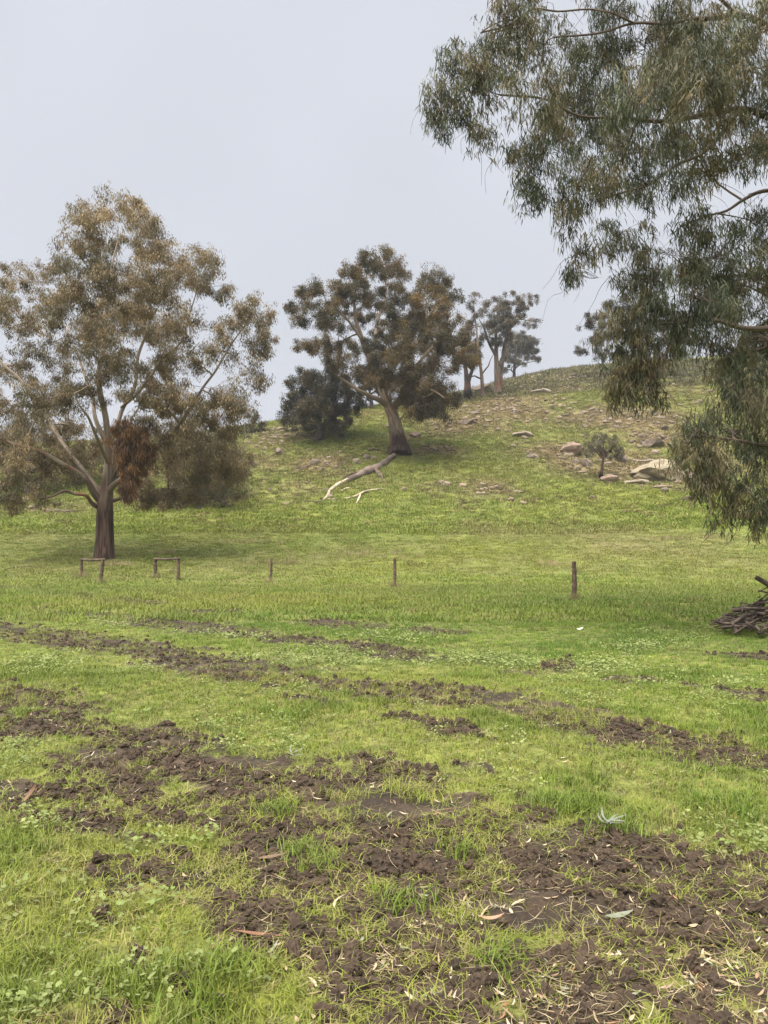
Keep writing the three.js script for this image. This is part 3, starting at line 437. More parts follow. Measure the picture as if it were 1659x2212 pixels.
// the near gum: its trunk stands out of the picture, its boughs hang into it
growTree({
  name: 'gum_tree', label: 'near gum tree with long drooping sprays of narrow grey-green leaves hanging before the hill', seed: 91, d: 16, base: [2051, 1353], ground: V(12, 0, -16.5), topY: 16, bareTwigs: 420, depth: 2.2, arch: 0.06,
  bark: barkTones.gum([0.12, 0.09, 0.07], [0.125, 0.095, 0.076], 0.2), flare: 0.25,
  limbs: [
    [[2076, 1353, .5, 95], [2070, 1150, .5, 84], [2060, 900, .4, 76], [2050, 650, .2, 62], [2040, 400, 0, 48], [2060, 150, 0, 36], [2040, -100, 0, 22], [2050, -300, 0, 10]],
    [[2048, 600, .2, 34], [1860, 350, 0, 24], [1700, 272, -.2, 18], [1600, 236, -.4, 14], [1430, 262, -.6, 9], [1250, 250, -.8, 5], [1080, 205, -1, 3]],
    [[2054, 780, .3, 30], [1860, 705, -.6, 20], [1700, 702, -1, 15], [1600, 708, -1.1, 11], [1500, 690, -1.2, 7], [1420, 700, -1.2, 3]],
    [[2040, 420, 0, 30], [1860, 190, .8, 22], [1700, 90, 1, 17], [1590, 30, 1.1, 13], [1500, 40, 1, 9], [1370, 50, .8, 6], [1200, 80, .6, 3]],
    [[2050, 690, .2, 24], [1880, 520, 1.2, 16], [1720, 405, 1.4, 11], [1640, 415, 1.4, 9], [1570, 455, 1.4, 6], [1470, 490, 1.3, 3]],
    [[2062, 960, .4, 24], [1900, 900, -1.4, 16], [1760, 940, -2, 11], [1680, 962, -2.2, 8], [1590, 950, -2.3, 5], [1510, 930, -2.3, 3]],
    [[2058, 850, .4, 24], [1880, 700, 1.8, 16], [1740, 620, 2.2, 11], [1640, 600, 2.4, 8], [1540, 600, 2.4, 4]],
    [[1600, 236, -.4, 9], [1520, 330, -.6, 7], [1400, 400, -.8, 5], [1300, 430, -1, 3]], [[1500, 690, -1.2, 6], [1440, 760, -1.3, 4], [1400, 830, -1.3, 2]], [[1590, 30, 1.1, 8], [1480, -60, .6, 6], [1300, -80, .4, 3]],
    [[1370, 50, .8, 5], [1270, 20, .2, 4], [1150, 20, 0, 3], [1040, 70, -.2, 2]],
  ],
  clumps: [[960, 185, 32, 34, -1], [940, 235, 22, 32, -1], [1005, 115, 36, 36, -1], [990, 260, 34, 42, -1], [1035, 190, 48, 50, -1], [1110, 55, 60, 52], [1045, 295, 26, 22, -1, .8], [1075, 115, 50, 46], [1100, -20, 60, 50], [1170, 120, 76, 62], [1165, 235, 70, 56], [1135, 330, 34, 40, -.6], [1190, 375, 56, 56, -.8], [1150, 420, 22, 30, -.8, .7], [1260, 290, 80, 64], [1280, 80, 80, 66], [1260, 190, 70, 60], [1225, 450, 34, 36, -.8], [1290, 400, 52, 44], [1340, 350, 70, 52],
    [1255, 545, 26, 34, -.8, .7], [1235, 590, 14, 22, -.8, .6], [1345, 500, 40, 44, 0, .8], [1310, 545, 30, 24, 0, .5], [1390, 120, 80, 70], [1390, 250, 70, 58], [1500, 60, 80, 70], [1500, 180, 80, 66], [1470, 300, 64, 52], [1600, 120, 84, 70], [1610, 220, 54, 40], [1580, 330, 50, 40], [1400, 400, 46, 36], [1490, 390, 44, 34, 0, .7], [1640, 330, 40, 40, 0, .8],
    [1450, 545, 62, 56], [1395, 600, 44, 44, -1], [1500, 480, 40, 34], [1555, 545, 70, 56], [1640, 490, 52, 40, 1], [1640, 590, 60, 50], [1500, 640, 66, 58], [1400, 670, 54, 52, -1], [1345, 705, 44, 44, -1.2], [1345, 790, 34, 48, -1.2], [1335, 845, 22, 34, -1.2, .9], [1370, 830, 24, 40, -1.2, .9], [1410, 845, 15, 48, -1.2, 1.1], [1420, 760, 46, 46, -1.2], [1580, 680, 70, 60], [1480, 715, 40, 40], [1580, 770, 52, 50], [1640, 760, 66, 60],
    [1600, 855, 46, 50], [1650, 870, 60, 60], [1580, 935, 44, 40, -2, .8], [1500, 945, 36, 36, -2.2], [1480, 985, 28, 36, -2.2], [1540, 1015, 34, 42, -2.2], [1520, 1040, 24, 30, -2.2, .7], [1645, 985, 50, 44, -1, .8], [1600, 1060, 36, 44, -2, .8], [1565, 1105, 22, 30, -2, .8], [1655, 1085, 36, 40, -2, .8], [1640, 1130, 26, 24, -2, .6],
    [1780, 100, 110, 90], [1780, 300, 100, 90], [1780, 500, 100, 90], [1780, 720, 100, 90], [1780, 930, 90, 80], [1950, 200, 110, 100], [2250, 200, 130, 110], [2350, 500, 130, 110], [1950, -100, 130, 110], [1700, -80, 110, 90], [1500, -90, 100, 80], [1300, -70, 100, 70], [2200, -150, 130, 100], [2150, 800, 100, 80], [1990, -300, 130, 90], [1750, 1050, 60, 60, -2],
    [1400, 180, 80, 70, -3], [1560, 260, 80, 70, -3], [1650, 60, 90, 70, -3], [1560, 620, 70, 60, 3], [1660, 700, 70, 60, 3], [1600, 820, 60, 60, 3], [1280, 160, 70, 60, 3], [1480, 120, 80, 60, 3]],
  kit: kitNear, density: 104, size: 1.0, subs: 18, subR: 0.46, tall: 1.35, spread: 1.2, leaf: [[0.060, 0.078, 0.050], [0.100, 0.115, 0.066], [0.185, 0.148, 0.08]],
});

// ---------------------------------------------------------------- fallen timber on the slope
const woodCol = (a, b, k = 3) => (t, ang, p) => mixc(a, b, clamp(noise3(p.x * k + 50, p.y * k * 1.7 + 50, p.z * k + 200) * 1.8 - 0.4, 0, 1));
const rough = (amp, k) => (t, a, p) => 1 + amp * (noise3(p.x * k + 70, p.y * k + 70, p.z * k + 300) - 0.5) * 2;
function lying(list, lift = 0.5) {                              // [px, py, width px] along the ground
  return list.map(([px, py, w, up]) => { const q = hit(px, py, 45), s = -q.z / F, r = w * s / 2; return { p: V(q.x, height(q.x, q.z) + r * lift + (up || 0), q.z), r }; });
}
function timberThing(name, label, category, parts, group) {
  const T = new THREE.Group(); T.position.copy(parts[0].pts[0].p);
  for (const { n, pts, c, seg = 10, amp = 0.18, k = 2 } of parts) mesh(n, tube(pts.map(q => q.p), pts.map(q => q.r), seg, { n: (pts.length - 1) * 7, col: c, bump: rough(amp, k) }).translate(-T.position.x, -T.position.y, -T.position.z), M.timber, T);
  return reg(T, name, label, category, group);
}
const darkWood = woodCol([0.05, 0.034, 0.028], [0.16, 0.115, 0.09]), greyWood = woodCol([0.04, 0.029, 0.024], [0.17, 0.13, 0.105], 1.6), paleWood = woodCol([0.28, 0.22, 0.165], [0.52, 0.44, 0.35]);
timberThing('fallen_log', 'broken grey-brown log lying downhill from the foot of the leaning gum', 'log', [
  { n: 'log', pts: lying([[853, 985, 10], [838, 998, 15], [818, 1012, 13], [798, 1021, 19], [774, 1031, 15], [748, 1042, 8]]), c: greyWood, amp: 0.5, k: 1.3, seg: 16 },
  { n: 'burnt_end', pts: lying([[806, 1016, 12, .2], [816, 1024, 9, .1], [822, 1032, 6]]), c: darkWood, amp: 0.35 }, { n: 'stub', pts: lying([[775, 1032, 7, .1], [758, 1034, 5, .2], [742, 1040, 3]]), c: greyWood }]);
timberThing('fallen_branch', 'long bare pale crooked branch below the broken log on the slope', 'branch', [
  { n: 'branch', pts: lying([[752, 1038, 9], [735, 1046, 9], [722, 1054, 7], [712, 1062, 7], [708, 1072, 6], [698, 1081, 4]]), c: paleWood, amp: 0.25 }, { n: 'side_branch', pts: lying([[700, 1078, 5], [715, 1080, 4], [730, 1078, 3]]), c: paleWood }]);
timberThing('fallen_branch', 'thin forked pale branch at the foot of the slope beside the crooked one', 'branch', [
  { n: 'branch', pts: lying([[746, 1078, 4], [765, 1076, 4, .1], [785, 1068, 4, .2], [803, 1062, 3, .15], [830, 1056, 2]]), c: paleWood }, { n: 'side_branch', pts: lying([[770, 1088, 4], [776, 1080, 4, .2], [779, 1073, 3, .3]]), c: paleWood }]);
timberThing('fallen_branch', 'thin grey twiggy branch lying beside the broken log', 'branch', [{ n: 'branch', pts: lying([[735, 1036, 2.5], [752, 1030, 3, .15], [772, 1024, 3, .2], [790, 1012, 2]]), c: greyWood }, { n: 'side_branch', pts: lying([[752, 1030, 2.5, .15], [748, 1022, 2, .2], [756, 1014, 1.5]]), c: greyWood }]);
timberThing('fallen_branch', 'broken pale stub just below the crooked pale branch', 'branch', [{ n: 'branch', pts: lying([[738, 1062, 4], [746, 1058, 4.5, .05], [755, 1055, 3]]), c: paleWood, amp: 0.3 }]);
timberThing('fallen_branch', 'dark crooked stick curling out of the burnt end of the log', 'branch', [{ n: 'branch', pts: lying([[812, 1022, 4, .1], [824, 1030, 4, .2], [826, 1040, 3, .05], [834, 1046, 2]]), c: darkWood, amp: 0.3 }]);
timberThing('fallen_branch', 'slender grey branch in the grass left of the crooked pale branch', 'branch', [{ n: 'branch', pts: lying([[640, 1088, 2], [662, 1084, 2.5, .05], [688, 1086, 2.5, .08], [702, 1082, 1.5]]), c: greyWood }]);
timberThing('fallen_branch', 'short dark rotten branch on the grass uphill of the broken log', 'branch', [{ n: 'branch', pts: lying([[630, 1024, 5], [645, 1018, 6], [665, 1008, 6], [690, 998, 4]]), c: darkWood, amp: 0.3 }]);
timberThing('fallen_branch', 'dark stub of wood lying left of the charred trunk base', 'branch', [{ n: 'branch', pts: lying([[795, 975, 3, .1], [808, 972, 5, .1], [822, 974, 4]]), c: darkWood, amp: 0.3 }]);
timberThing('fallen_branch', 'dark log end in the shade behind the bronze gum', 'branch', [{ n: 'branch', pts: lying([[95, 1104, 7], [130, 1106, 7], [170, 1106, 5]]), c: darkWood, amp: 0.3 }]);
timberThing('fallen_branch', 'thin dark stick on the grass left of the first rail frame', 'branch', [{ n: 'branch', pts: lying([[10, 1230, 1.6], [50, 1226, 1.8, .06], [90, 1227, 1.4]]), c: darkWood }]);
timberThing('fallen_branch', 'short dark stick lying on the grass between the bronze gum and the mud', 'branch', [{ n: 'branch', pts: lying([[192, 1256, 1.4], [212, 1259, 1.6, .05], [236, 1262, 1.2]]), c: darkWood }]);

// ---------------------------------------------------------------- fence posts and rail frames
const postCol = woodCol([0.035, 0.024, 0.018], [0.135, 0.092, 0.066], 9);
function postGeo(a, b, r, seed) {
  const n = 22, g = tube([a, a.clone().lerp(b, 0.5).add(V(0.015, 0, 0.01)), b], [r * 1.05, r, r * 0.92], 14, { n, col: postCol, bump: (t, an, p) => 1 + 0.14 * (noise3(an * 1.5 + seed, p.y * 3, seed) - 0.5) + 0.10 * (noise3(an * 4, p.y * 9 + seed, 2) - 0.5) + 0.4 * Math.exp(-Math.pow((p.y - 0.45 - seed % 3 * 0.15) / 0.035, 2)) * Math.max(0, Math.cos(an - seed)) + 0.4 * Math.exp(-Math.pow((p.y - 0.93) / 0.03, 2)) * Math.max(0, Math.cos(an - seed * 1.7)) });
  return g;
}
[[1239, 1299, 1214, 10, 'thick weathered timber fence post standing closest to the brush pile', .01], [852, 1268, 1203, 6.5, 'slim leaning fence post between the thick post and the short post', .004], [583, 1261, 1207, 5.5, 'short slim fence post standing next to the rail frames', .03]].forEach(([px, py, top, w, label, lean], i) => {
  const [x, z] = flat(px, py), s = -z / F, h = (py - top) * s, T = new THREE.Group(); T.position.set(x, height(x, z), z);
  const post = mesh('post', postGeo(V(0, -0.12, 0), V(lean * h * 2, h, 0.01), w * s / 2, i * 2 + 3), M.timber, T);
  mesh('knot', new THREE.DodecahedronGeometry(w * s * 0.32, 1).translate(lean * h * 1.2 + w * s * 0.42, h * 0.42, 0.02), mat({ color: new THREE.Color().setRGB(0.07, 0.048, 0.036) }), T);
  reg(T, 'fence_post', label, 'fence post', 'old fence posts in a line');
});
[[[176, 1247, 1206, 6], [217, 1260, 1206, 7.5, 0.02], 'rail frame with a leaning right post in front of the bronze gum trunk'],
 [[335, 1247, 1205, 7], [385, 1257, 1204, 7, 0.01], 'rail frame of two upright posts and a crossbar standing in open grass']].forEach(([a, b, label], i) => {
  const pa = flat(a[0], a[1] + 6), pb = flat(b[0], b[1]), T = new THREE.Group(), y0 = height(...pb); T.position.set(pb[0], y0, pb[1]);
  const mk = (q, p) => { const s = -p[1] / F, top = at(q[0] + (i === 0 && q === b ? 6 : 0), q[2], -p[1]); return { foot: V(p[0] - pb[0], height(...p) - y0 - 0.12, p[1] - pb[1]), top: V(top.x - pb[0], top.y - y0, p[1] - pb[1]), r: q[3] * s / 2 }; };
  const A = mk(a, pa), B = mk(b, pb); if (i === 0) { B.foot.x -= 0.05; }
  mesh('post', postGeo(A.foot, A.top, A.r, 4 + i), M.timber, T); mesh('post', postGeo(B.foot, B.top, B.r, 7 + i), M.timber, T);
  const dir = B.top.clone().sub(A.top).normalize();
  const ra = A.top.clone().add(V(0, -0.055, 0)).addScaledVector(dir, -0.06), rb = B.top.clone().add(V(0, -0.055, 0)).addScaledVector(dir, 0.14);
  mesh('rail', tube([ra, ra.clone().lerp(rb, 0.5).add(V(0, -0.03, 0)), rb], [0.06, 0.055, 0.055], 10, { n: 14, col: postCol, bump: rough(0.12, 4) }), M.timber, T);
  reg(T, 'rail_frame', label, 'fence frame', 'rail frames of the old fence');
});

// ---------------------------------------------------------------- boulders
function rockGeo(seed, detail = 3, tint, nCut = 16) {
  const g = new THREE.IcosahedronGeometry(1, detail), p = g.attributes.position, R = rng(seed), C = [], cuts = [];
  for (let i = 0; i < nCut; i++) { const n = V(R() - 0.5, R() - 0.3, R() - 0.5).normalize(); cuts.push([n, 0.5 + R() * 0.35]); }
  const tone = tint || mixc([0.15, 0.125, 0.10], [0.215, 0.165, 0.125], R());
  for (let i = 0; i < p.count; i++) {
    const v = V().fromBufferAttribute(p, i); v.multiplyScalar(1 + 0.35 * (noise3(v.x * 1.5 + seed, v.y * 1.5 + 9, v.z * 1.5 + 9) - 0.5));
    for (const [n, d] of cuts) { const e = v.dot(n) - d; if (e > 0) v.addScaledVector(n, -e * 0.98); }
    v.multiplyScalar(1 + 0.16 * (noise3(v.x * 5 + seed, v.y * 5 + 30, v.z * 5 + 30) - 0.5) - 0.16 * step01(0.10, 0.02, Math.abs(noise3(v.x * 1.4 + seed * 2, v.y * 1.4 + 77, v.z * 1.4 + 77) - 0.5))); p.setXYZ(i, v.x, v.y, v.z);
    const q = noise3(v.x * 9 + seed, v.y * 9 + 90, v.z * 9 + 90);
    let c = mixc(tone, [0.17, 0.115, 0.08], clamp(q * 2.6 - 1.5, 0, 0.7)); C.push(...c);
  }
  g.setAttribute('color', new THREE.Float32BufferAttribute(C, 3)); g.deleteAttribute('uv'); g.computeVertexNormals(); return g;
}
const rocks = Array.from({ length: 12 }, (_, i) => rockGeo(200 + i * 7, 4)); rocks.push(rockGeo(431, 5, [0.225, 0.195, 0.135], 6), rockGeo(437, 4, [0.20, 0.148, 0.112]), rockGeo(439, 4, [0.205, 0.175, 0.135]));
function putRock(i, p, sx, sy, sz, turn, label, group, sink = 0.45, tilt = 0) {
  const m = mesh('rock', rocks[i % rocks.length], M.rock); m.position.set(p.x, height(p.x, p.z) + sy * (1 - sink) - sy * 0.28, p.z); m.scale.set(sx, sy, sz); m.rotation.set(tilt, turn, tilt * 0.6);
  return reg(m, 'rock', label, 'rock', group);
}
const bigs = [
  [1425, 1043, 58, 31, 12, 'huge smooth pale boulder with a crack on the lower right slope', 0.3], [1378, 1047, 34, 9, 14, 'flat pale slab at the foot of the huge cracked boulder'], [1425, 1056, 26, 6, 13, 'low pinkish slab in the grass under the huge cracked boulder'], [1314, 1046, 22, 14, 13, 'reddish broken rock right below the small bushy tree', 0.3],
  [1482, 1040, 22, 14, 2, 'brown rock wedged against the right end of the huge boulder'], [1415, 968, 32, 16, 4, 'rounded dark reddish outcrop uphill of the huge boulder', 0.4], [1232, 985, 30, 20, 13, 'pinkish rounded boulder left of the small bushy tree', 0.35], [1268, 1010, 12, 14, 8, 'bluish grey round boulder beside the small bushy tree', 0.3],
  [1130, 944, 26, 9, 14, 'low pale lichened outcrop alone in green grass in the middle of the hill', 0.4], [1103, 1085, 9, 7, 13, 'single pinkish stone standing alone at the bottom of the slope', 0.25], [604, 985, 11, 11, 10, 'grey stone on the grass below the left ridge', 0.3], [898, 948, 15, 10, 11, 'dark dome-shaped rock just right of the charred trunk', 0.3],
  [1170, 850, 26, 8, 14, 'whitish outcrop near the skyline right of the pale-trunked tree'], [1040, 852, 20, 14, 2, 'grey boulder behind the thin skyline tree', 0.3], [1010, 918, 20, 9, 3, 'brown ledge sticking out of the rubble right of the leaning gum'], [1400, 1000, 30, 6, 14, 'long pale ledge just above the huge cracked boulder'], [1150, 990, 14, 8, 5, 'brown stone at the left edge of the boulder field'], [1345, 1000, 18, 11, 10, 'cracked brown rock between the small tree and the huge boulder'], [1490, 1080, 14, 7, 4, 'grey stone lying in the dark bare earth patch'], [1518, 1073, 9, 6, 6, 'orange stone lying in the dark bare earth patch'], [1252, 1368, 0, 0, 0, ''],
];
bigs.forEach(([px, py, rx, ry, gi, label, sink], i) => { if (!rx) return; const p = hit(px, py - ry * 0.3, 45), s = -p.z / F; putRock(gi, p, rx * s * 1.12, ry * s * 1.12, Math.min(rx, ry * 1.7) * s, i * 1.3 % 0.6 - 0.3, label, undefined, sink || 0.5); });
{
  const R = rng(77); const names = ['stones of the rubble band high on the hill', 'stones of the rubble'];
  let n = 0;
  const pick = [[0, 34, 'brownish stone in the rubble below the pale-trunked skyline tree'], [1, 24, 'brownish stone in the rubble right of the leaning gum'], [2, 34, 'weathered stone in the band above the small bushy tree'], [3, 14, 'stone in the patch left of the small bushy tree'], [4, 18, 'stone scattered around the foot of the small bushy tree'], [5, 18, 'stone in the reddish pile uphill of the huge boulder'], [6, 24, 'stone in the rubble high above the small bushy tree on its right'], [7, 18, 'grey stone on the left end of the ridge'], [9, 12, 'mossy stone on the grass uphill of the broken log'], [10, 9, 'dark flat stone in the row right of the charred trunk'], [11, 10, 'stone around the lone pinkish stone at the slope bottom'], [13, 18, 'stone near the skyline right of the pale-trunked tree'], [14, 20, 'stone of the rough grey skyline crest'], [15, 22, 'stone around the huge cracked boulder'], [22, 12, 'dark stone in the shade at the foot of the slope behind the bronze gum']];
  for (const [k, cnt, label] of pick) {
    const [cx, cy, rx, ry] = rubbleSpots[k];
    for (let i = 0; i < cnt; i++) {
      const px = cx + (R() + R() - 1) * rx * 1.15, py = cy + (R() + R() - 1) * ry * 1.1, p = hit(px, py, 45); if (!p) continue;
      const s = -p.z / F, w = (2.6 + 9 * Math.pow(R(), 2.4)) * s; putRock(Math.floor(R() * 12), p, w * (0.9 + R() * 0.8), w * (0.4 + R() * 0.4), w * (0.7 + R() * 0.5), R() * 6.28, label, label + 's', 0.58, (R() - 0.5) * 0.5); n++;
    }
  }
  console.log('rocks', n);
  // smaller stones nobody could count
  const list = []; const R2 = rng(79);
  for (let i = 0; i < 60000 && list.length < 1500; i++) { const x = -50 + R2() * 130, z = -74 - R2() * 100, sN = stony(x, z); if (R2() > sN * 0.9 + 0.015) continue; const w = 0.09 + 0.34 * Math.pow(R2(), 3), k = 0.6 + R2() * 0.75; list.push([x, height(x, z) + w * 0.16, z, (R2() - 0.5) * 0.6, R2() * 6.28, (R2() - 0.5) * 0.6, w * (0.8 + R2() * 0.7), w * (0.6 + R2() * 0.5), w, [k, k * (0.94 + R2() * 0.08), k * (0.88 + 0.12 * R2())]]); }
  const g = new THREE.IcosahedronGeometry(1, 1); { const p = g.attributes.position, C = []; for (let i = 0; i < p.count; i++) { const v = V().fromBufferAttribute(p, i); v.multiplyScalar(0.8 + 0.5 * noise3(v.x * 2 + 9, v.y * 2 + 9, v.z * 2 + 9)); p.setXYZ(i, v.x, v.y, v.z); C.push(0.165, 0.135, 0.10); } g.setAttribute('color', new THREE.Float32BufferAttribute(C, 3)); g.deleteAttribute('uv'); g.computeVertexNormals(); }
  stuff('small_stones', 'small loose stones strewn over the hillside', 'stones', g, M.rock, list);
}

// ---------------------------------------------------------------- brush pile of dead sticks
{
  const R = rng(303), group = 'dead sticks heaped in the brush pile', [cx, cz] = flat(1700, 1368);
  const stick = (name, label, pts, r0, r1, extra, grp) => {
    const T = new THREE.Group(); T.position.copy(pts[0]); const L = pts.map(p => p.clone().sub(pts[0]));
    mesh('stem', tube(L, [r0, lerp(r0, r1, 0.5), r1], 7, { n: 12, col: woodCol([0.024, 0.017, 0.014], [0.125, 0.095, 0.078], 9), bump: rough(0.22, 6) }), M.timber, T);
    for (const e of extra || []) mesh('side_twig', tube(e.map(p => p.clone().sub(pts[0])), [r1 * 0.9, r1 * 0.6], 5, { n: 5, col: darkWood, bump: rough(0.2, 8) }), M.timber, T);
    reg(T, name, label, 'stick', grp);
  };
  const dp = -cz, q = (px, py, dz = 0) => at(px, py, dp + dz);
  stick('dead_branch', 'curved dark branch end rising highest from the brush pile', [q(1760, 1330), q(1690, 1280), q(1659, 1262), q(1633, 1247)], 0.07, 0.045, [], undefined);
  stick('dead_branch', 'thin crooked dark branch reaching out of the brush pile over the grass', [q(1650, 1322, -.2), q(1610, 1330, -.3), q(1585, 1345, -.3), q(1560, 1346, -.3), q(1538, 1339, -.3)], 0.045, 0.012, [[q(1560, 1346, -.3), q(1561, 1356, -.3)], [q(1590, 1342, -.3), q(1575, 1338, -.3)]], undefined);
  stick('dead_branch', 'knobbly stump-like stick propped on the grass at the tip of the brush pile', [q(1592, 1368, -.4), q(1584, 1352, -.35), q(1580, 1343, -.3)], 0.055, 0.035, [[q(1583, 1350, -.3), q(1600, 1358, -.3)]], undefined);
  stick('dead_branch', 'short pale broken stick lying in the grass before the brush pile', [q(1648, 1386, -.9), q(1668, 1384, -.9), q(1700, 1390, -.9)], 0.03, 0.02, [], undefined);
  stick('dead_branch', 'dark stick end poking left from the upper side of the brush pile', [q(1670, 1312, -.2), q(1630, 1316, -.3), q(1606, 1312, -.3)], 0.04, 0.02, [], undefined);
  for (let i = 0; i < 210; i++) {
    const a = R() * 6.283, r = Math.sqrt(R()) * 1.15, top = t => 1.08 * (1 - Math.min(1, t / 1.35)), x = cx + Math.cos(a) * r, z = cz + Math.sin(a) * r * 0.85, yc = 0.03 + top(r) * (0.35 + 0.65 * Math.sqrt(R()));
    const az = R() * 6.283, el = (R() + R() - 1) * 0.75, L = 0.3 + R() * 0.6, dv = V(Math.cos(el) * Math.cos(az), Math.sin(el), Math.cos(el) * Math.sin(az)), c = V(x, yc, z), b = c.clone().addScaledVector(dv, -L / 2), e = c.clone().addScaledVector(dv, L / 2);
    for (const p of [b, e]) p.y = Math.max(height(p.x, p.z) + 0.02, Math.min(p.y, top(Math.hypot(p.x - cx, p.z - cz)) + 0.14));
    const m = b.clone().lerp(e, 0.35 + 0.3 * R()).add(V((R() - 0.5) * 0.22, (R() - 0.3) * 0.14, (R() - 0.5) * 0.22)), r0 = 0.007 + 0.055 * R() * R() * R() + 0.012 * R();
    stick('dead_stick', 'dead grey-brown stick tangled in the heap of the brush pile', [b, m, e], r0, r0 * 0.6, [], group);
  }
}

// ---------------------------------------------------------------- grass, weeds, clods, litter
function tuftGeo(seed, n, h, w, spread, lean) {
  const R = rng(seed), P = [], I = [];
  for (let i = 0; i < n; i++) {
    const a = R() * 6.283, r = Math.sqrt(R()) * spread, az = R() * 6.283, L = h * (0.45 + 0.75 * R()), k = lean * (0.25 + R() * 1.1), x = Math.cos(a) * r, z = Math.sin(a) * r, ww = w * (0.7 + 0.6 * R()) / 2, sx = -Math.sin(az) * ww, sz = Math.cos(az) * ww, o = P.length / 3;
    const pt = (t, f) => { const out = k * L * t * t, y = L * (t - 0.35 * k * t * t); P.push(x + Math.cos(az) * out + sx * f, y, z + Math.sin(az) * out + sz * f); };
    pt(-0.05, 1); pt(-0.05, -1); pt(0.5, 0.85); pt(0.5, -0.85); pt(1, 0); I.push(o, o + 1, o + 2, o + 1, o + 3, o + 2, o + 2, o + 3, o + 4);
  }
  return geo(P, I);
}
const grassM = leafMat({ color: 0xffffff, roughness: 0.6, transmission: 0.35 });
const G = { lush: [0.098, 0.188, 0.024], bright: [0.165, 0.262, 0.031], yellow: [0.250, 0.275, 0.048], olive: [0.185, 0.180, 0.075], straw: [0.36, 0.29, 0.15] };
function grassTone(x, z, R) {
  const a = fbm(x * 0.55, z * 0.55, 3, 101), b = fbm(x * 0.13, z * 0.13, 3, 103), f = R();
  let c = mixc(G.lush, G.bright, clamp(a * 2.4 - 0.55 + (R() - 0.5) * 0.5, 0, 1)); c = mixc(c, G.yellow, clamp(b * 1.8 - 0.55 + (R() - 0.5) * 0.6, 0, 0.9)); if (f > 0.92) c = mixc(c, G.straw, 0.8); else if (f > 0.78) c = mixc(c, G.olive, 0.7);
  const k = 0.82 + 0.36 * R(); return [c[0] * k, c[1] * k, c[2] * k];
}
{
  const R = rng(401), near = [[], [], [], []], mid = [[], []], far = [[], []], dryG = [[], []];
  const wedge = (d0, d1, dens, fn) => { const n = Math.round(dens * (0.56 * (d1 * d1 - d0 * d0) + 4 * (d1 - d0))); for (let i = 0; i < n; i++) { const u = R(), d = Math.sqrt(d0 * d0 + u * (d1 * d1 - d0 * d0)), x = (R() * 2 - 1) * (0.56 * d + 1.6); fn(x, -d); } };
  const lay = (x, z, sz, tall, c, y = height(x, z)) => [x, y - 0.008, z, (R() - 0.5) * 0.35, R() * 6.283, (R() - 0.5) * 0.35, sz, sz * tall, sz, c];
  const blade = (x, z) => {
    const m = mud(x, z), edge = m > 0.02 && m < 0.9; if (R() < m * (0.94 - 0.75 * step01(0.44, 0.62, noise2(x * 5.5, z * 5.5, 111)))) return;
    const lush = step01(0.5, 0.72, fbm(x * 0.8, z * 0.8, 2, 113)); let c = grassTone(x, z, R); if (m > 0.12) c = mixc(c, R() < 0.35 ? G.straw : G.yellow, 0.6 * R()); else c = mixc(c, G.lush, lush * 0.4);
    near[m > 0.12 && R() < 0.6 ? 3 : R() < 0.12 ? 3 : Math.floor(R() * 3)].push(lay(x, z, 0.8 + R() * 0.5, 0.65 + 0.6 * lush + 0.4 * R(), c));
  };
  wedge(1.5, 5, 520, blade); wedge(5, 10, 330, blade); wedge(10, 17, 150, blade);
  // longer lush clumps
  for (const [px, py, n, sp] of [[1190, 1745, 60, .28], [1260, 1740, 50, .25], [1330, 1790, 30, .25], [640, 1845, 14, .12], [480, 2110, 18, .12], [590, 1760, 10, .1], [330, 2120, 20, .2], [80, 1440, 50, .5], [420, 2190, 24, .2], [1080, 2090, 10, .1], [1000, 1850, 8, .1], [880, 1960, 12, .12], [700, 1870, 12, .1], [1600, 1760, 60, .4], [1250, 1690, 30, .3], [600, 1540, 70, .5], [730, 1530, 40, .4]]) {
    const [cx, cz] = flat(px, py); for (let i = 0; i < n; i++) { const x = cx + (R() + R() - 1) * sp, z = cz + (R() + R() - 1) * sp; near[Math.floor(R() * 3)].push(lay(x, z, 1.15 + R() * 0.4, 1.1 + R() * 0.5, mixc(grassTone(x, z, R), G.lush, 0.5))); }
  }
  wedge(17, 34, 42, (x, z) => { const m = mud(x, z), pt = fbm(x * 0.9, z * 0.9, 3, 117); if (R() < m * 0.7 || (pt < 0.44 && R() < 0.5)) return; mid[Math.floor(R() * 2)].push(lay(x, z, 0.8 + R() * 0.6, 0.6 + R() * 0.6, mixc(mixc(grassTone(x, z, R), G.yellow, 0.3 * R()), G.olive, 0.25 * R() + step01(20, 34, -z) * 0.35 * R()))); });
  wedge(34, 66, 17, (x, z) => { if (fbm(x * 0.5, z * 0.5, 3, 119) < 0.45 && R() < 0.55) return; const t = meadowTint(x, z); let c = mixc(mixc(grassTone(x, z, R), G.yellow, 0.5 * R() + 0.05), t * 1.3 > R() ? G.straw : G.olive, clamp(t * 1.1, 0, 0.85)); mid[Math.floor(R() * 2)].push(lay(x, z, 1.1 + R() * 0.9, 0.35 + R() * 0.5, c)); });
  wedge(62, 135, 6.5, (x, z) => { const t = meadowTint(x, z), s = stony(x, z); if (R() < s * 0.35) return; let c = mixc(mixc(grassTone(x, z, R), G.yellow, 0.6 * R() + 0.15), R() < t ? G.straw : G.olive, clamp(t * 1.25, 0, 0.9)); if (R() < s * 0.5) c = mixc(c, [0.17, 0.125, 0.085], 0.7); far[Math.floor(R() * 2)].push(lay(x, z, 0.8 + R() * 0.8, 0.45 + R() * 0.6, c)); });
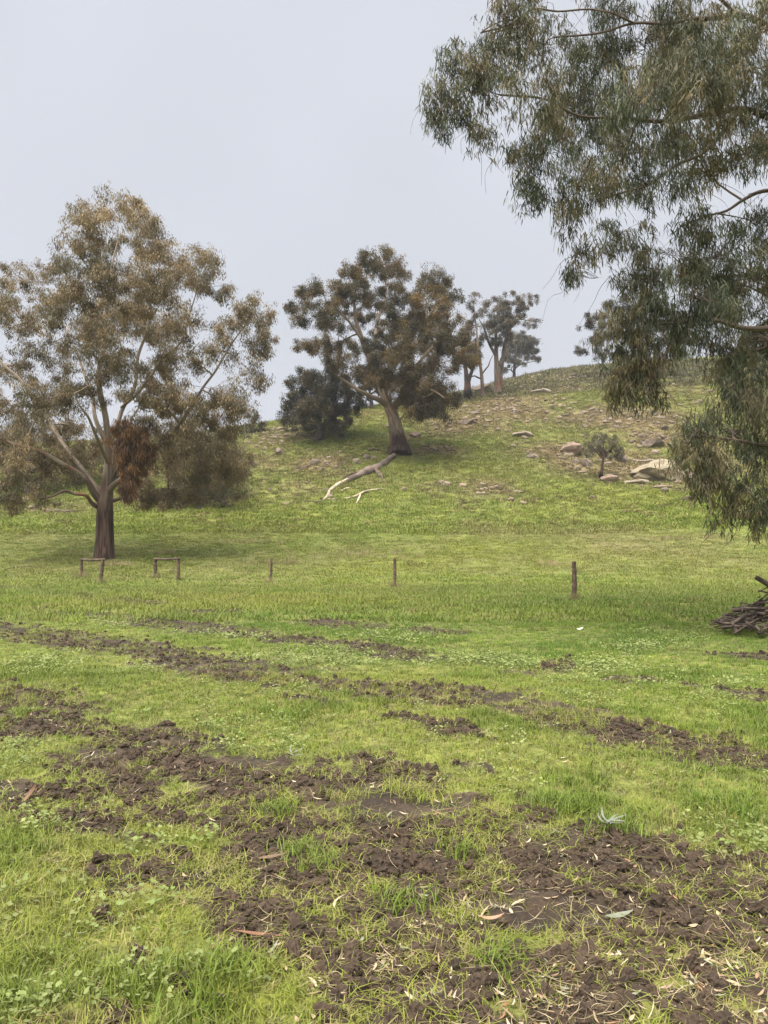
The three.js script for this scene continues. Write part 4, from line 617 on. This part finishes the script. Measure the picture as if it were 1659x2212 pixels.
  wedge(132, 182, 4, (x, z) => { const k = 0.8 + R() * 0.4; far[Math.floor(R() * 2)].push(lay(x, z, 0.7 + 3 * Math.pow(R(), 4), 0.5 + R() * 0.7, mixc(G.olive, [0.15, 0.14, 0.10], R()).map(v => v * k))); });
  // dry seeding grass and rushes in the paddock
  for (const [px, py, n, sx, sz, tone] of [[800, 1200, 130, 4.5, 3.5, .7], [740, 1200, 80, 4, 3, .6], [560, 1172, 120, 2.6, 1, .6], [250, 1222, 70, .9, .6, .7], [370, 1250, 26, .25, .2, .25], [1190, 1220, 60, 1, .8, .6], [890, 1222, 14, .3, .2, .1], [910, 1226, 12, .3, .2, .1], [480, 1140, 30, .6, .3, .1], [1440, 1165, 120, 3, 1, .5], [1020, 1050, 60, 2, 1, .6], [360, 1238, 40, .8, .4, .5], [600, 1218, 60, 1.6, .8, .5], [150, 1195, 60, 1.6, .8, .5], [1130, 1060, 60, 3, 1.5, .6], [1239, 1300, 26, .2, .12, .1], [852, 1269, 20, .2, .15, .3], [583, 1262, 20, .22, .15, .4], [176, 1254, 40, .3, .2, .4], [217, 1261, 24, .25, .2, .2], [335, 1254, 24, .25, .2, .3]]) {
    const c0 = py > 1225 ? (() => { const f = flat(px, py); return V(f[0], 0, f[1]); })() : hit(px, py, 36); if (!c0) continue;
    for (let i = 0; i < n * 0.45; i++) { const x = c0.x + (R() + R() - 1) * sx * 1.3, z = c0.z + (R() + R() - 1) * sz, k = 0.8 + 0.4 * R(); dryG[Math.floor(R() * 2)].push(lay(x, z, 0.6 + R() * 0.5, 0.6 + R() * 0.6, mixc(G.olive, [0.50, 0.41, 0.25], clamp(tone + (R() - 0.5) * 0.7, 0, 1)).map(v => v * k))); }
  }
  const tuss = [[], []];
  for (let i = 0; i < 30000 && tuss[0].length + tuss[1].length < 7000; i++) { const z = -66 - 105 * R(), x = (R() * 2 - 1) * (-0.56 * z + 3), p = stony(x, z) * 0.8 + 0.5 * step01(0.5, 0.68, fbm(x * 0.25, z * 0.25, 3, 421)); if (R() > p) continue; const k = 0.75 + 0.5 * R(), w = R(); tuss[Math.floor(R() * 2)].push(lay(x, z, 0.6 + 0.8 * R() * R() + 0.2, 0.5 + R() * 0.5, (w < 0.45 ? mixc([0.085, 0.09, 0.038], [0.15, 0.135, 0.06], R()) : w < 0.8 ? [0.19, 0.145, 0.085] : G.straw).map(v => v * k))); }
  for (let i = 0; i < 2600; i++) { const z = -15 - 51 * R(), x = (R() * 2 - 1) * (-0.56 * z + 3), k = 0.7 + 0.5 * R(); if (fbm(x * 0.3, z * 0.3, 2, 425) < 0.52) continue; tuss[Math.floor(R() * 2)].push(lay(x, z, 0.2 + 0.45 * R() * R() + 0.002 * -z, 0.5 + R() * 0.4, mixc([0.12, 0.145, 0.045], [0.25, 0.21, 0.10], R()).map(v => v * k))); }
  const put = (arr, geos, name, label) => arr.forEach((l, i) => stuff(numbered(name), label, 'grass', geos[i], grassM, l));
  put(near, [501, 502, 503, 504].map(k => k === 504 ? tuftGeo(k, 13, 0.085, 0.0036, 0.05, 1.7) : tuftGeo(k, 16, 0.064, 0.0040, 0.055, 0.95)), 'paddock_grass', 'short bright green grass growing between the churned strips of soil');
  put(mid, [511, 512].map(k => tuftGeo(k, 22, 0.13, 0.011, 0.17, 0.75)), 'meadow_grass', 'grazed green grass of the meadow around the fence posts');
  put(far, [521, 522].map(k => tuftGeo(k, 26, 0.24, 0.035, 0.36, 0.9)), 'hill_grass', 'rough olive and straw grass covering the hillside');
  put(dryG, [531, 532].map(k => tuftGeo(k, 26, 0.42, 0.010, 0.14, 0.4)), 'dry_grass', 'tall dry straw-coloured grass in the meadow beyond the posts');
  put(tuss, [541, 542].map(k => tuftGeo(k, 44, 0.34, 0.022, 0.30, 1.1)), 'grass_tussocks', 'coarse dark and brown grass tussocks dotted over the rough slope');
  console.log('grass', near.map(l => l.length), mid.map(l => l.length), far.map(l => l.length), dryG.map(l => l.length));
}
{ // broadleaf weeds
  const R = rng(601), kit = [1, 2, 3].map(k => {
    const r = rng(610 + k), P = [], I = [];
    for (let i = 0; i < 13; i++) { const az = r() * 6.283, d = 0.02 + 0.09 * r(), y = 0.02 + 0.05 * r(), c = V(Math.cos(az) * d, y, Math.sin(az) * d), s = 0.006 + 0.007 * r(), tx = (r() - 0.5) * 1.0, tz = (r() - 0.5) * 1.0, o = P.length / 3; P.push(c.x, c.y - s * 0.2, c.z); for (let j = 0; j < 8; j++) { const a = j / 8 * 6.283, q = s * (j % 2 ? 1.05 : 0.9) * (j === 0 ? 0.5 : 1), dx = Math.cos(a + az) * q, dz = Math.sin(a + az) * q; P.push(c.x + dx, c.y + dx * tx + dz * tz, c.z + dz); I.push(o, o + 1 + j, o + 1 + (j + 1) % 8); } const b = P.length / 3; P.push(c.x * 0.2, 0, c.z * 0.2, c.x * 0.2 + 0.003, 0, c.z * 0.2, c.x, c.y - s * 0.2, c.z); I.push(b, b + 1, b + 2); }
    return geo(P, I);
  }), lists = [[], [], []];
  const add = (x, z, k) => { const b = 0.8 + 0.4 * R(), c = mixc([0.15, 0.205, 0.055], [0.27, 0.31, 0.12], R()); lists[Math.floor(R() * 3)].push([x, height(x, z), z, (R() - 0.5) * 0.4, R() * 6.283, (R() - 0.5) * 0.4, k, k, k, c.map(v => v * b)]); };
  for (const [px, py, n, rx, ry] of [[330, 1850, 26, 70, 30], [160, 1960, 30, 130, 50], [80, 1780, 40, 60, 30], [330, 2130, 26, 150, 40], [1610, 1850, 110, 110, 60], [1480, 1850, 40, 80, 40], [1100, 1690, 30, 110, 40], [960, 1680, 16, 60, 30], [520, 1625, 60, 90, 25], [640, 1600, 20, 60, 20], [80, 1440, 100, 90, 22], [290, 1445, 30, 60, 12], [700, 1425, 150, 130, 22], [560, 1440, 80, 90, 20], [850, 1375, 100, 100, 12], [500, 1372, 90, 110, 10], [950, 1425, 110, 110, 14], [1080, 1430, 80, 60, 10], [1230, 1445, 90, 120, 18], [1350, 1470, 60, 110, 18], [1300, 1430, 60, 100, 14], [1380, 1395, 60, 80, 10], [1560, 1500, 60, 90, 25], [1470, 1370, 40, 90, 12], [1050, 1600, 20, 100, 30], [1250, 1520, 40, 90, 18], [600, 1500, 40, 160, 20], [250, 1350, 50, 60, 10], [50, 2190, 20, 60, 30], [1330, 1900, 10, 40, 15], [700, 1340, 40, 200, 20], [400, 1560, 30, 200, 30], [20, 1620, 50, 60, 50], [200, 1750, 30, 150, 50]])
    for (let i = 0; i < n * (py > 1580 ? 0.5 : 0.75); i++) { const [x, z] = flat(px + (R() + R() + R() - 1.5) * rx * 1.2, py + (R() + R() + R() - 1.5) * ry * 1.2); if (mud(x, z) > 0.6) continue; add(x, z, 0.8 + R() * 0.6 + step01(6, 14, -z) * 0.5); }
  for (let i = 0; i < 2600; i++) { const d = 2 + 18 * Math.sqrt(R()), x = (R() * 2 - 1) * (0.56 * d + 1); if (fbm(x * 0.5, d * 0.5, 2, 619) > 0.52 && mud(x, -d) < 0.5) add(x, -d, 0.6 + R() * 0.6); }
  lists.forEach((l, i) => stuff(numbered('broadleaf_weeds'), 'round-leaved pale green weeds growing in patches in the grass', 'weeds', kit[i], grassM, l));
}
{ // clods of turned soil
  const R = rng(701), mk = k => { const g = new THREE.IcosahedronGeometry(1, 3), p = g.attributes.position, C = []; for (let i = 0; i < p.count; i++) { const v = V().fromBufferAttribute(p, i); v.multiplyScalar(0.25 + 0.9 * noise3(v.x * 1.6 + k, v.y * 1.6 + 9, v.z * 1.6 + 9) + 0.55 * noise3(v.x * 4.2 + k, v.y * 4.2 + 9, v.z * 4.2 + 9)); p.setXYZ(i, v.x, v.y, v.z); const q = 0.7 + 0.6 * noise3(v.x * 7 + k, v.y * 7 + 50, v.z * 7 + 50); C.push(0.042 * q, 0.028 * q, 0.0175 * q); } g.setAttribute('color', new THREE.Float32BufferAttribute(C, 3)); g.deleteAttribute('uv'); g.computeVertexNormals(); return g; };
  const kit = [mk(1), mk(5), mk(9)], lists = [[], [], []];
  for (let i = 0; i < 520000; i++) {
    const d = 1.9 + 26 * Math.pow(R(), 1.6), x = (R() * 2 - 1) * (0.56 * d + 1), m = mud(x, -d); if (m < 0.35 || noise2(x * 2.3, d * 2.3, 707) < 0.28 || R() > m * clamp(7 / d, 0.25, 1) * 0.5) continue;
    const s = (0.004 + 0.026 * Math.pow(R(), 6)) * (1 + 0.012 * d), k = 0.75 + 0.6 * R(); lists[Math.floor(R() * 3)].push([x, height(x, -d) + s * 0.25, -d, R() * 3, R() * 6, R() * 3, s * (0.8 + R() * 0.5), s * (0.6 + R() * 0.4), s, [k, k, k]]);
  }
  lists.forEach((l, i) => stuff(numbered('soil_clods'), 'dark crumbly clods of turned wet soil in the churned strips', 'soil', kit[i], M.rock, l));
  console.log('clods', lists.map(l => l.length));
}
function gumLeaf(L, w, curve, curl) { const P = [], I = [], n = 6; for (let i = 0; i <= n; i++) { const t = i / n, ww = w * Math.pow(Math.sin(Math.PI * clamp(t * 0.94 + 0.03, 0, 1)), 0.8) / 2, x = (t - 0.5) * L, z = curve * (t - 0.5) * (t - 0.5) * 4, y = curl * (t - 0.5) * (t - 0.5) * 4; P.push(x, y + ww * 0.25, z - ww, x, y, z, x, y + ww * 0.25, z + ww); if (i < n) { const o = i * 3; I.push(o, o + 1, o + 3, o + 1, o + 4, o + 3, o + 1, o + 2, o + 4, o + 2, o + 5, o + 4); } } return geo(P, I); }
const litterM = mat({ color: 0xffffff, roughness: 0.7 });
{ // leaf and bark litter
  const R = rng(801), kit = [gumLeaf(0.10, 0.017, 0.010, 0.006), gumLeaf(0.08, 0.013, 0.004, 0.010), gumLeaf(0.05, 0.02, 0.002, 0.006), gumLeaf(0.14, 0.006, 0.008, 0.006)], lists = [[], [], [], []];
  const tones = [[0.38, 0.30, 0.20], [0.29, 0.21, 0.13], [0.21, 0.13, 0.08], [0.44, 0.37, 0.27], [0.19, 0.21, 0.14], [0.24, 0.115, 0.06]];
  const drop = (x, z) => { const k = Math.floor(R() * 4), t = tones[Math.min(5, Math.floor(Math.pow(R(), 1.3) * 5.3))], b = 0.75 + 0.4 * R(), s = 0.35 + 0.45 * R(); lists[k].push([x, height(x, z) + 0.003 + R() * 0.016, z, (R() - 0.5) * 0.9, R() * 6.283, (R() - 0.5) * 0.9, s, s, s, t.map(v => v * b)]); };
  for (let i = 0; i < 15000; i++) {
    const d = 2 + 9 * Math.pow(R(), 1.4), x = (R() * 2 - 1) * (0.56 * d + 1), m = mud(x, -d), right = step01(-0.6, 0.5, x) * step01(4.2, 3.0, d); if (R() < 0.07 + 0.20 * m + 0.85 * right * step01(0.38, 0.6, fbm(x * 2.2, d * 2.2, 2, 809) + 0.08)) drop(x, -d);
  }
  for (const [px, py, n, r] of [[830, 2060, 60, 60], [700, 2130, 26, 50], [950, 2150, 30, 60], [1330, 2080, 26, 70], [1500, 2130, 40, 90], [1150, 2160, 40, 90], [60, 1730, 22, 40], [250, 2180, 14, 50], [1250, 1860, 16, 80], [1050, 1790, 16, 70], [900, 2010, 14, 50]]) for (let i = 0; i < n; i++) drop(...flat(px + (R() + R() - 1) * r, py + (R() + R() - 1) * r * 0.45));
  lists.forEach((l, i) => stuff(numbered('leaf_litter'), 'dry tan gum leaves and bark scraps littering the churned soil', 'leaf litter', kit[i], litterM, l));
  console.log('litter', lists.map(l => l.length));
}
{ // dead grass stems and root threads lying over soil and turf
  const R = rng(851), kit = [gumLeaf(0.13, 0.0032, 0.018, 0.012), gumLeaf(0.10, 0.0028, 0.03, 0.006), gumLeaf(0.17, 0.0030, 0.01, 0.022)], lists = [[], [], []];
  for (let i = 0; i < 60000; i++) {
    const d = 1.9 + 12 * Math.pow(R(), 1.5), x = (R() * 2 - 1) * (0.56 * d + 1), m = mud(x, -d), right = step01(-0.6, 0.5, x) * step01(4.2, 3.0, d); if (R() > 0.10 + 0.16 * m * noise2(x * 3, d * 3, 857) + 0.4 * right) continue;
    const c = mixc([0.14, 0.10, 0.06], [0.38, 0.32, 0.19], R()), s = 0.3 + 0.55 * R(); lists[Math.floor(R() * 3)].push([x, height(x, -d) + 0.006 + R() * 0.03, -d, (R() - 0.5) * 0.9, R() * 6.283, (R() - 0.5) * 0.8, s, s, s, c]);
  }
  lists.forEach((l, i) => stuff(numbered('dead_grass_stems'), 'dead straw and brown grass stems strewn over the churned soil', 'dead grass', kit[i], litterM, l));
  console.log('stems', lists.map(l => l.length));
}
{ // single fallen pieces that stand out
  const single = (name, label, category, px, py, g, rgb, ry, tilt = 0.1, lift = 0.03) => { const [x, z] = flat(px, py), m = mesh(name, g, mat({ color: new THREE.Color().setRGB(...rgb), roughness: 0.7 })); m.position.set(x, height(x, z) + lift, z); m.rotation.set(tilt, ry, tilt * 0.7); return reg(m, name, label, category); };
  single('bark_strip', 'reddish brown strip of bark lying across the mud under the tan leaf pile', 'bark', 560, 2025, gumLeaf(0.22, 0.022, 0.01, 0.012), [0.15, 0.072, 0.042], -0.3);
  single('bark_strip', 'dull brown flat bark strip on the soil left of the grassy clump', 'bark', 585, 1860, gumLeaf(0.17, 0.03, 0.004, 0.01), [0.13, 0.082, 0.058], 0.2);
  single('bark_strip', 'orange tan curled bark piece among green shoots in the churned soil', 'bark', 1062, 2000, gumLeaf(0.11, 0.024, 0.004, 0.02), [0.30, 0.18, 0.115], 0.05);
  single('gum_leaf', 'pale cream gum leaf standing out on dark soil', 'leaf', 890, 2170, gumLeaf(0.07, 0.017, 0.004, 0.01), [0.4, 0.33, 0.24], -0.9);
  single('gum_leaf', 'curved pale gum leaf bent like a sickle on dark soil', 'leaf', 722, 1960, gumLeaf(0.085, 0.011, 0.035, 0.015), [0.38, 0.31, 0.22], 1.2, 0.3);
  single('gum_leaf', 'broad grey-green fallen gum leaf with a torn edge', 'leaf', 1335, 1980, gumLeaf(0.13, 0.036, 0.01, 0.02), [0.15, 0.17, 0.13], 0.2);
  single('plastic_scrap', 'tiny pale turquoise plastic scrap lying in the green grass past the mud', 'litter', 1253, 1367, gumLeaf(0.13, 0.06, 0.01, 0.03), [0.55, 0.68, 0.62], 0.1, 0.3, 0.08);
  single('bark_strip', 'ragged brown bark piece leaning up in the left mud clods', 'bark', 66, 1735, gumLeaf(0.13, 0.03, 0.01, 0.02), [0.16, 0.09, 0.055], 0.9, 0.7, 0.07);
  const sprig = (px, py, label, n, seed) => { const R = rng(seed), [x, z] = flat(px, py), T = new THREE.Group(); T.position.set(x, height(x, z) + 0.03, z); const gm = mat({ color: new THREE.Color().setRGB(0.13, 0.15, 0.12), roughness: 0.7 }); mesh('stem', tube([V(-0.06, 0, 0), V(0, 0.02, 0.01), V(0.1, 0.03, 0)], [0.003, 0.0025, 0.002], 5), M.twig, T); for (let i = 0; i < n; i++) { const m = mesh('leaf', gumLeaf(0.10 + R() * 0.04, 0.013, 0.012, 0.008), gm, T); const a = (i / n - 0.5) * 4 + R() * 0.5; m.position.set(Math.cos(a) * 0.06, 0.02 + R() * 0.03, -Math.sin(a) * 0.06); m.rotation.set((R() - 0.5) * 0.5, a, 0.25 * R()); } reg(T, 'gum_sprig', label, 'leaf sprig'); };
  sprig(1308, 1808, 'fallen sprig of long silvery gum leaves where grass meets churned soil', 9, 31); sprig(628, 1645, 'fallen sprig of whitish gum leaves fanned out on a soil mound', 6, 33);
}
scene.traverse(o => { if (o.isMesh) { o.castShadow = true; o.receiveShadow = true; } });
renderer.render(scene, camera);
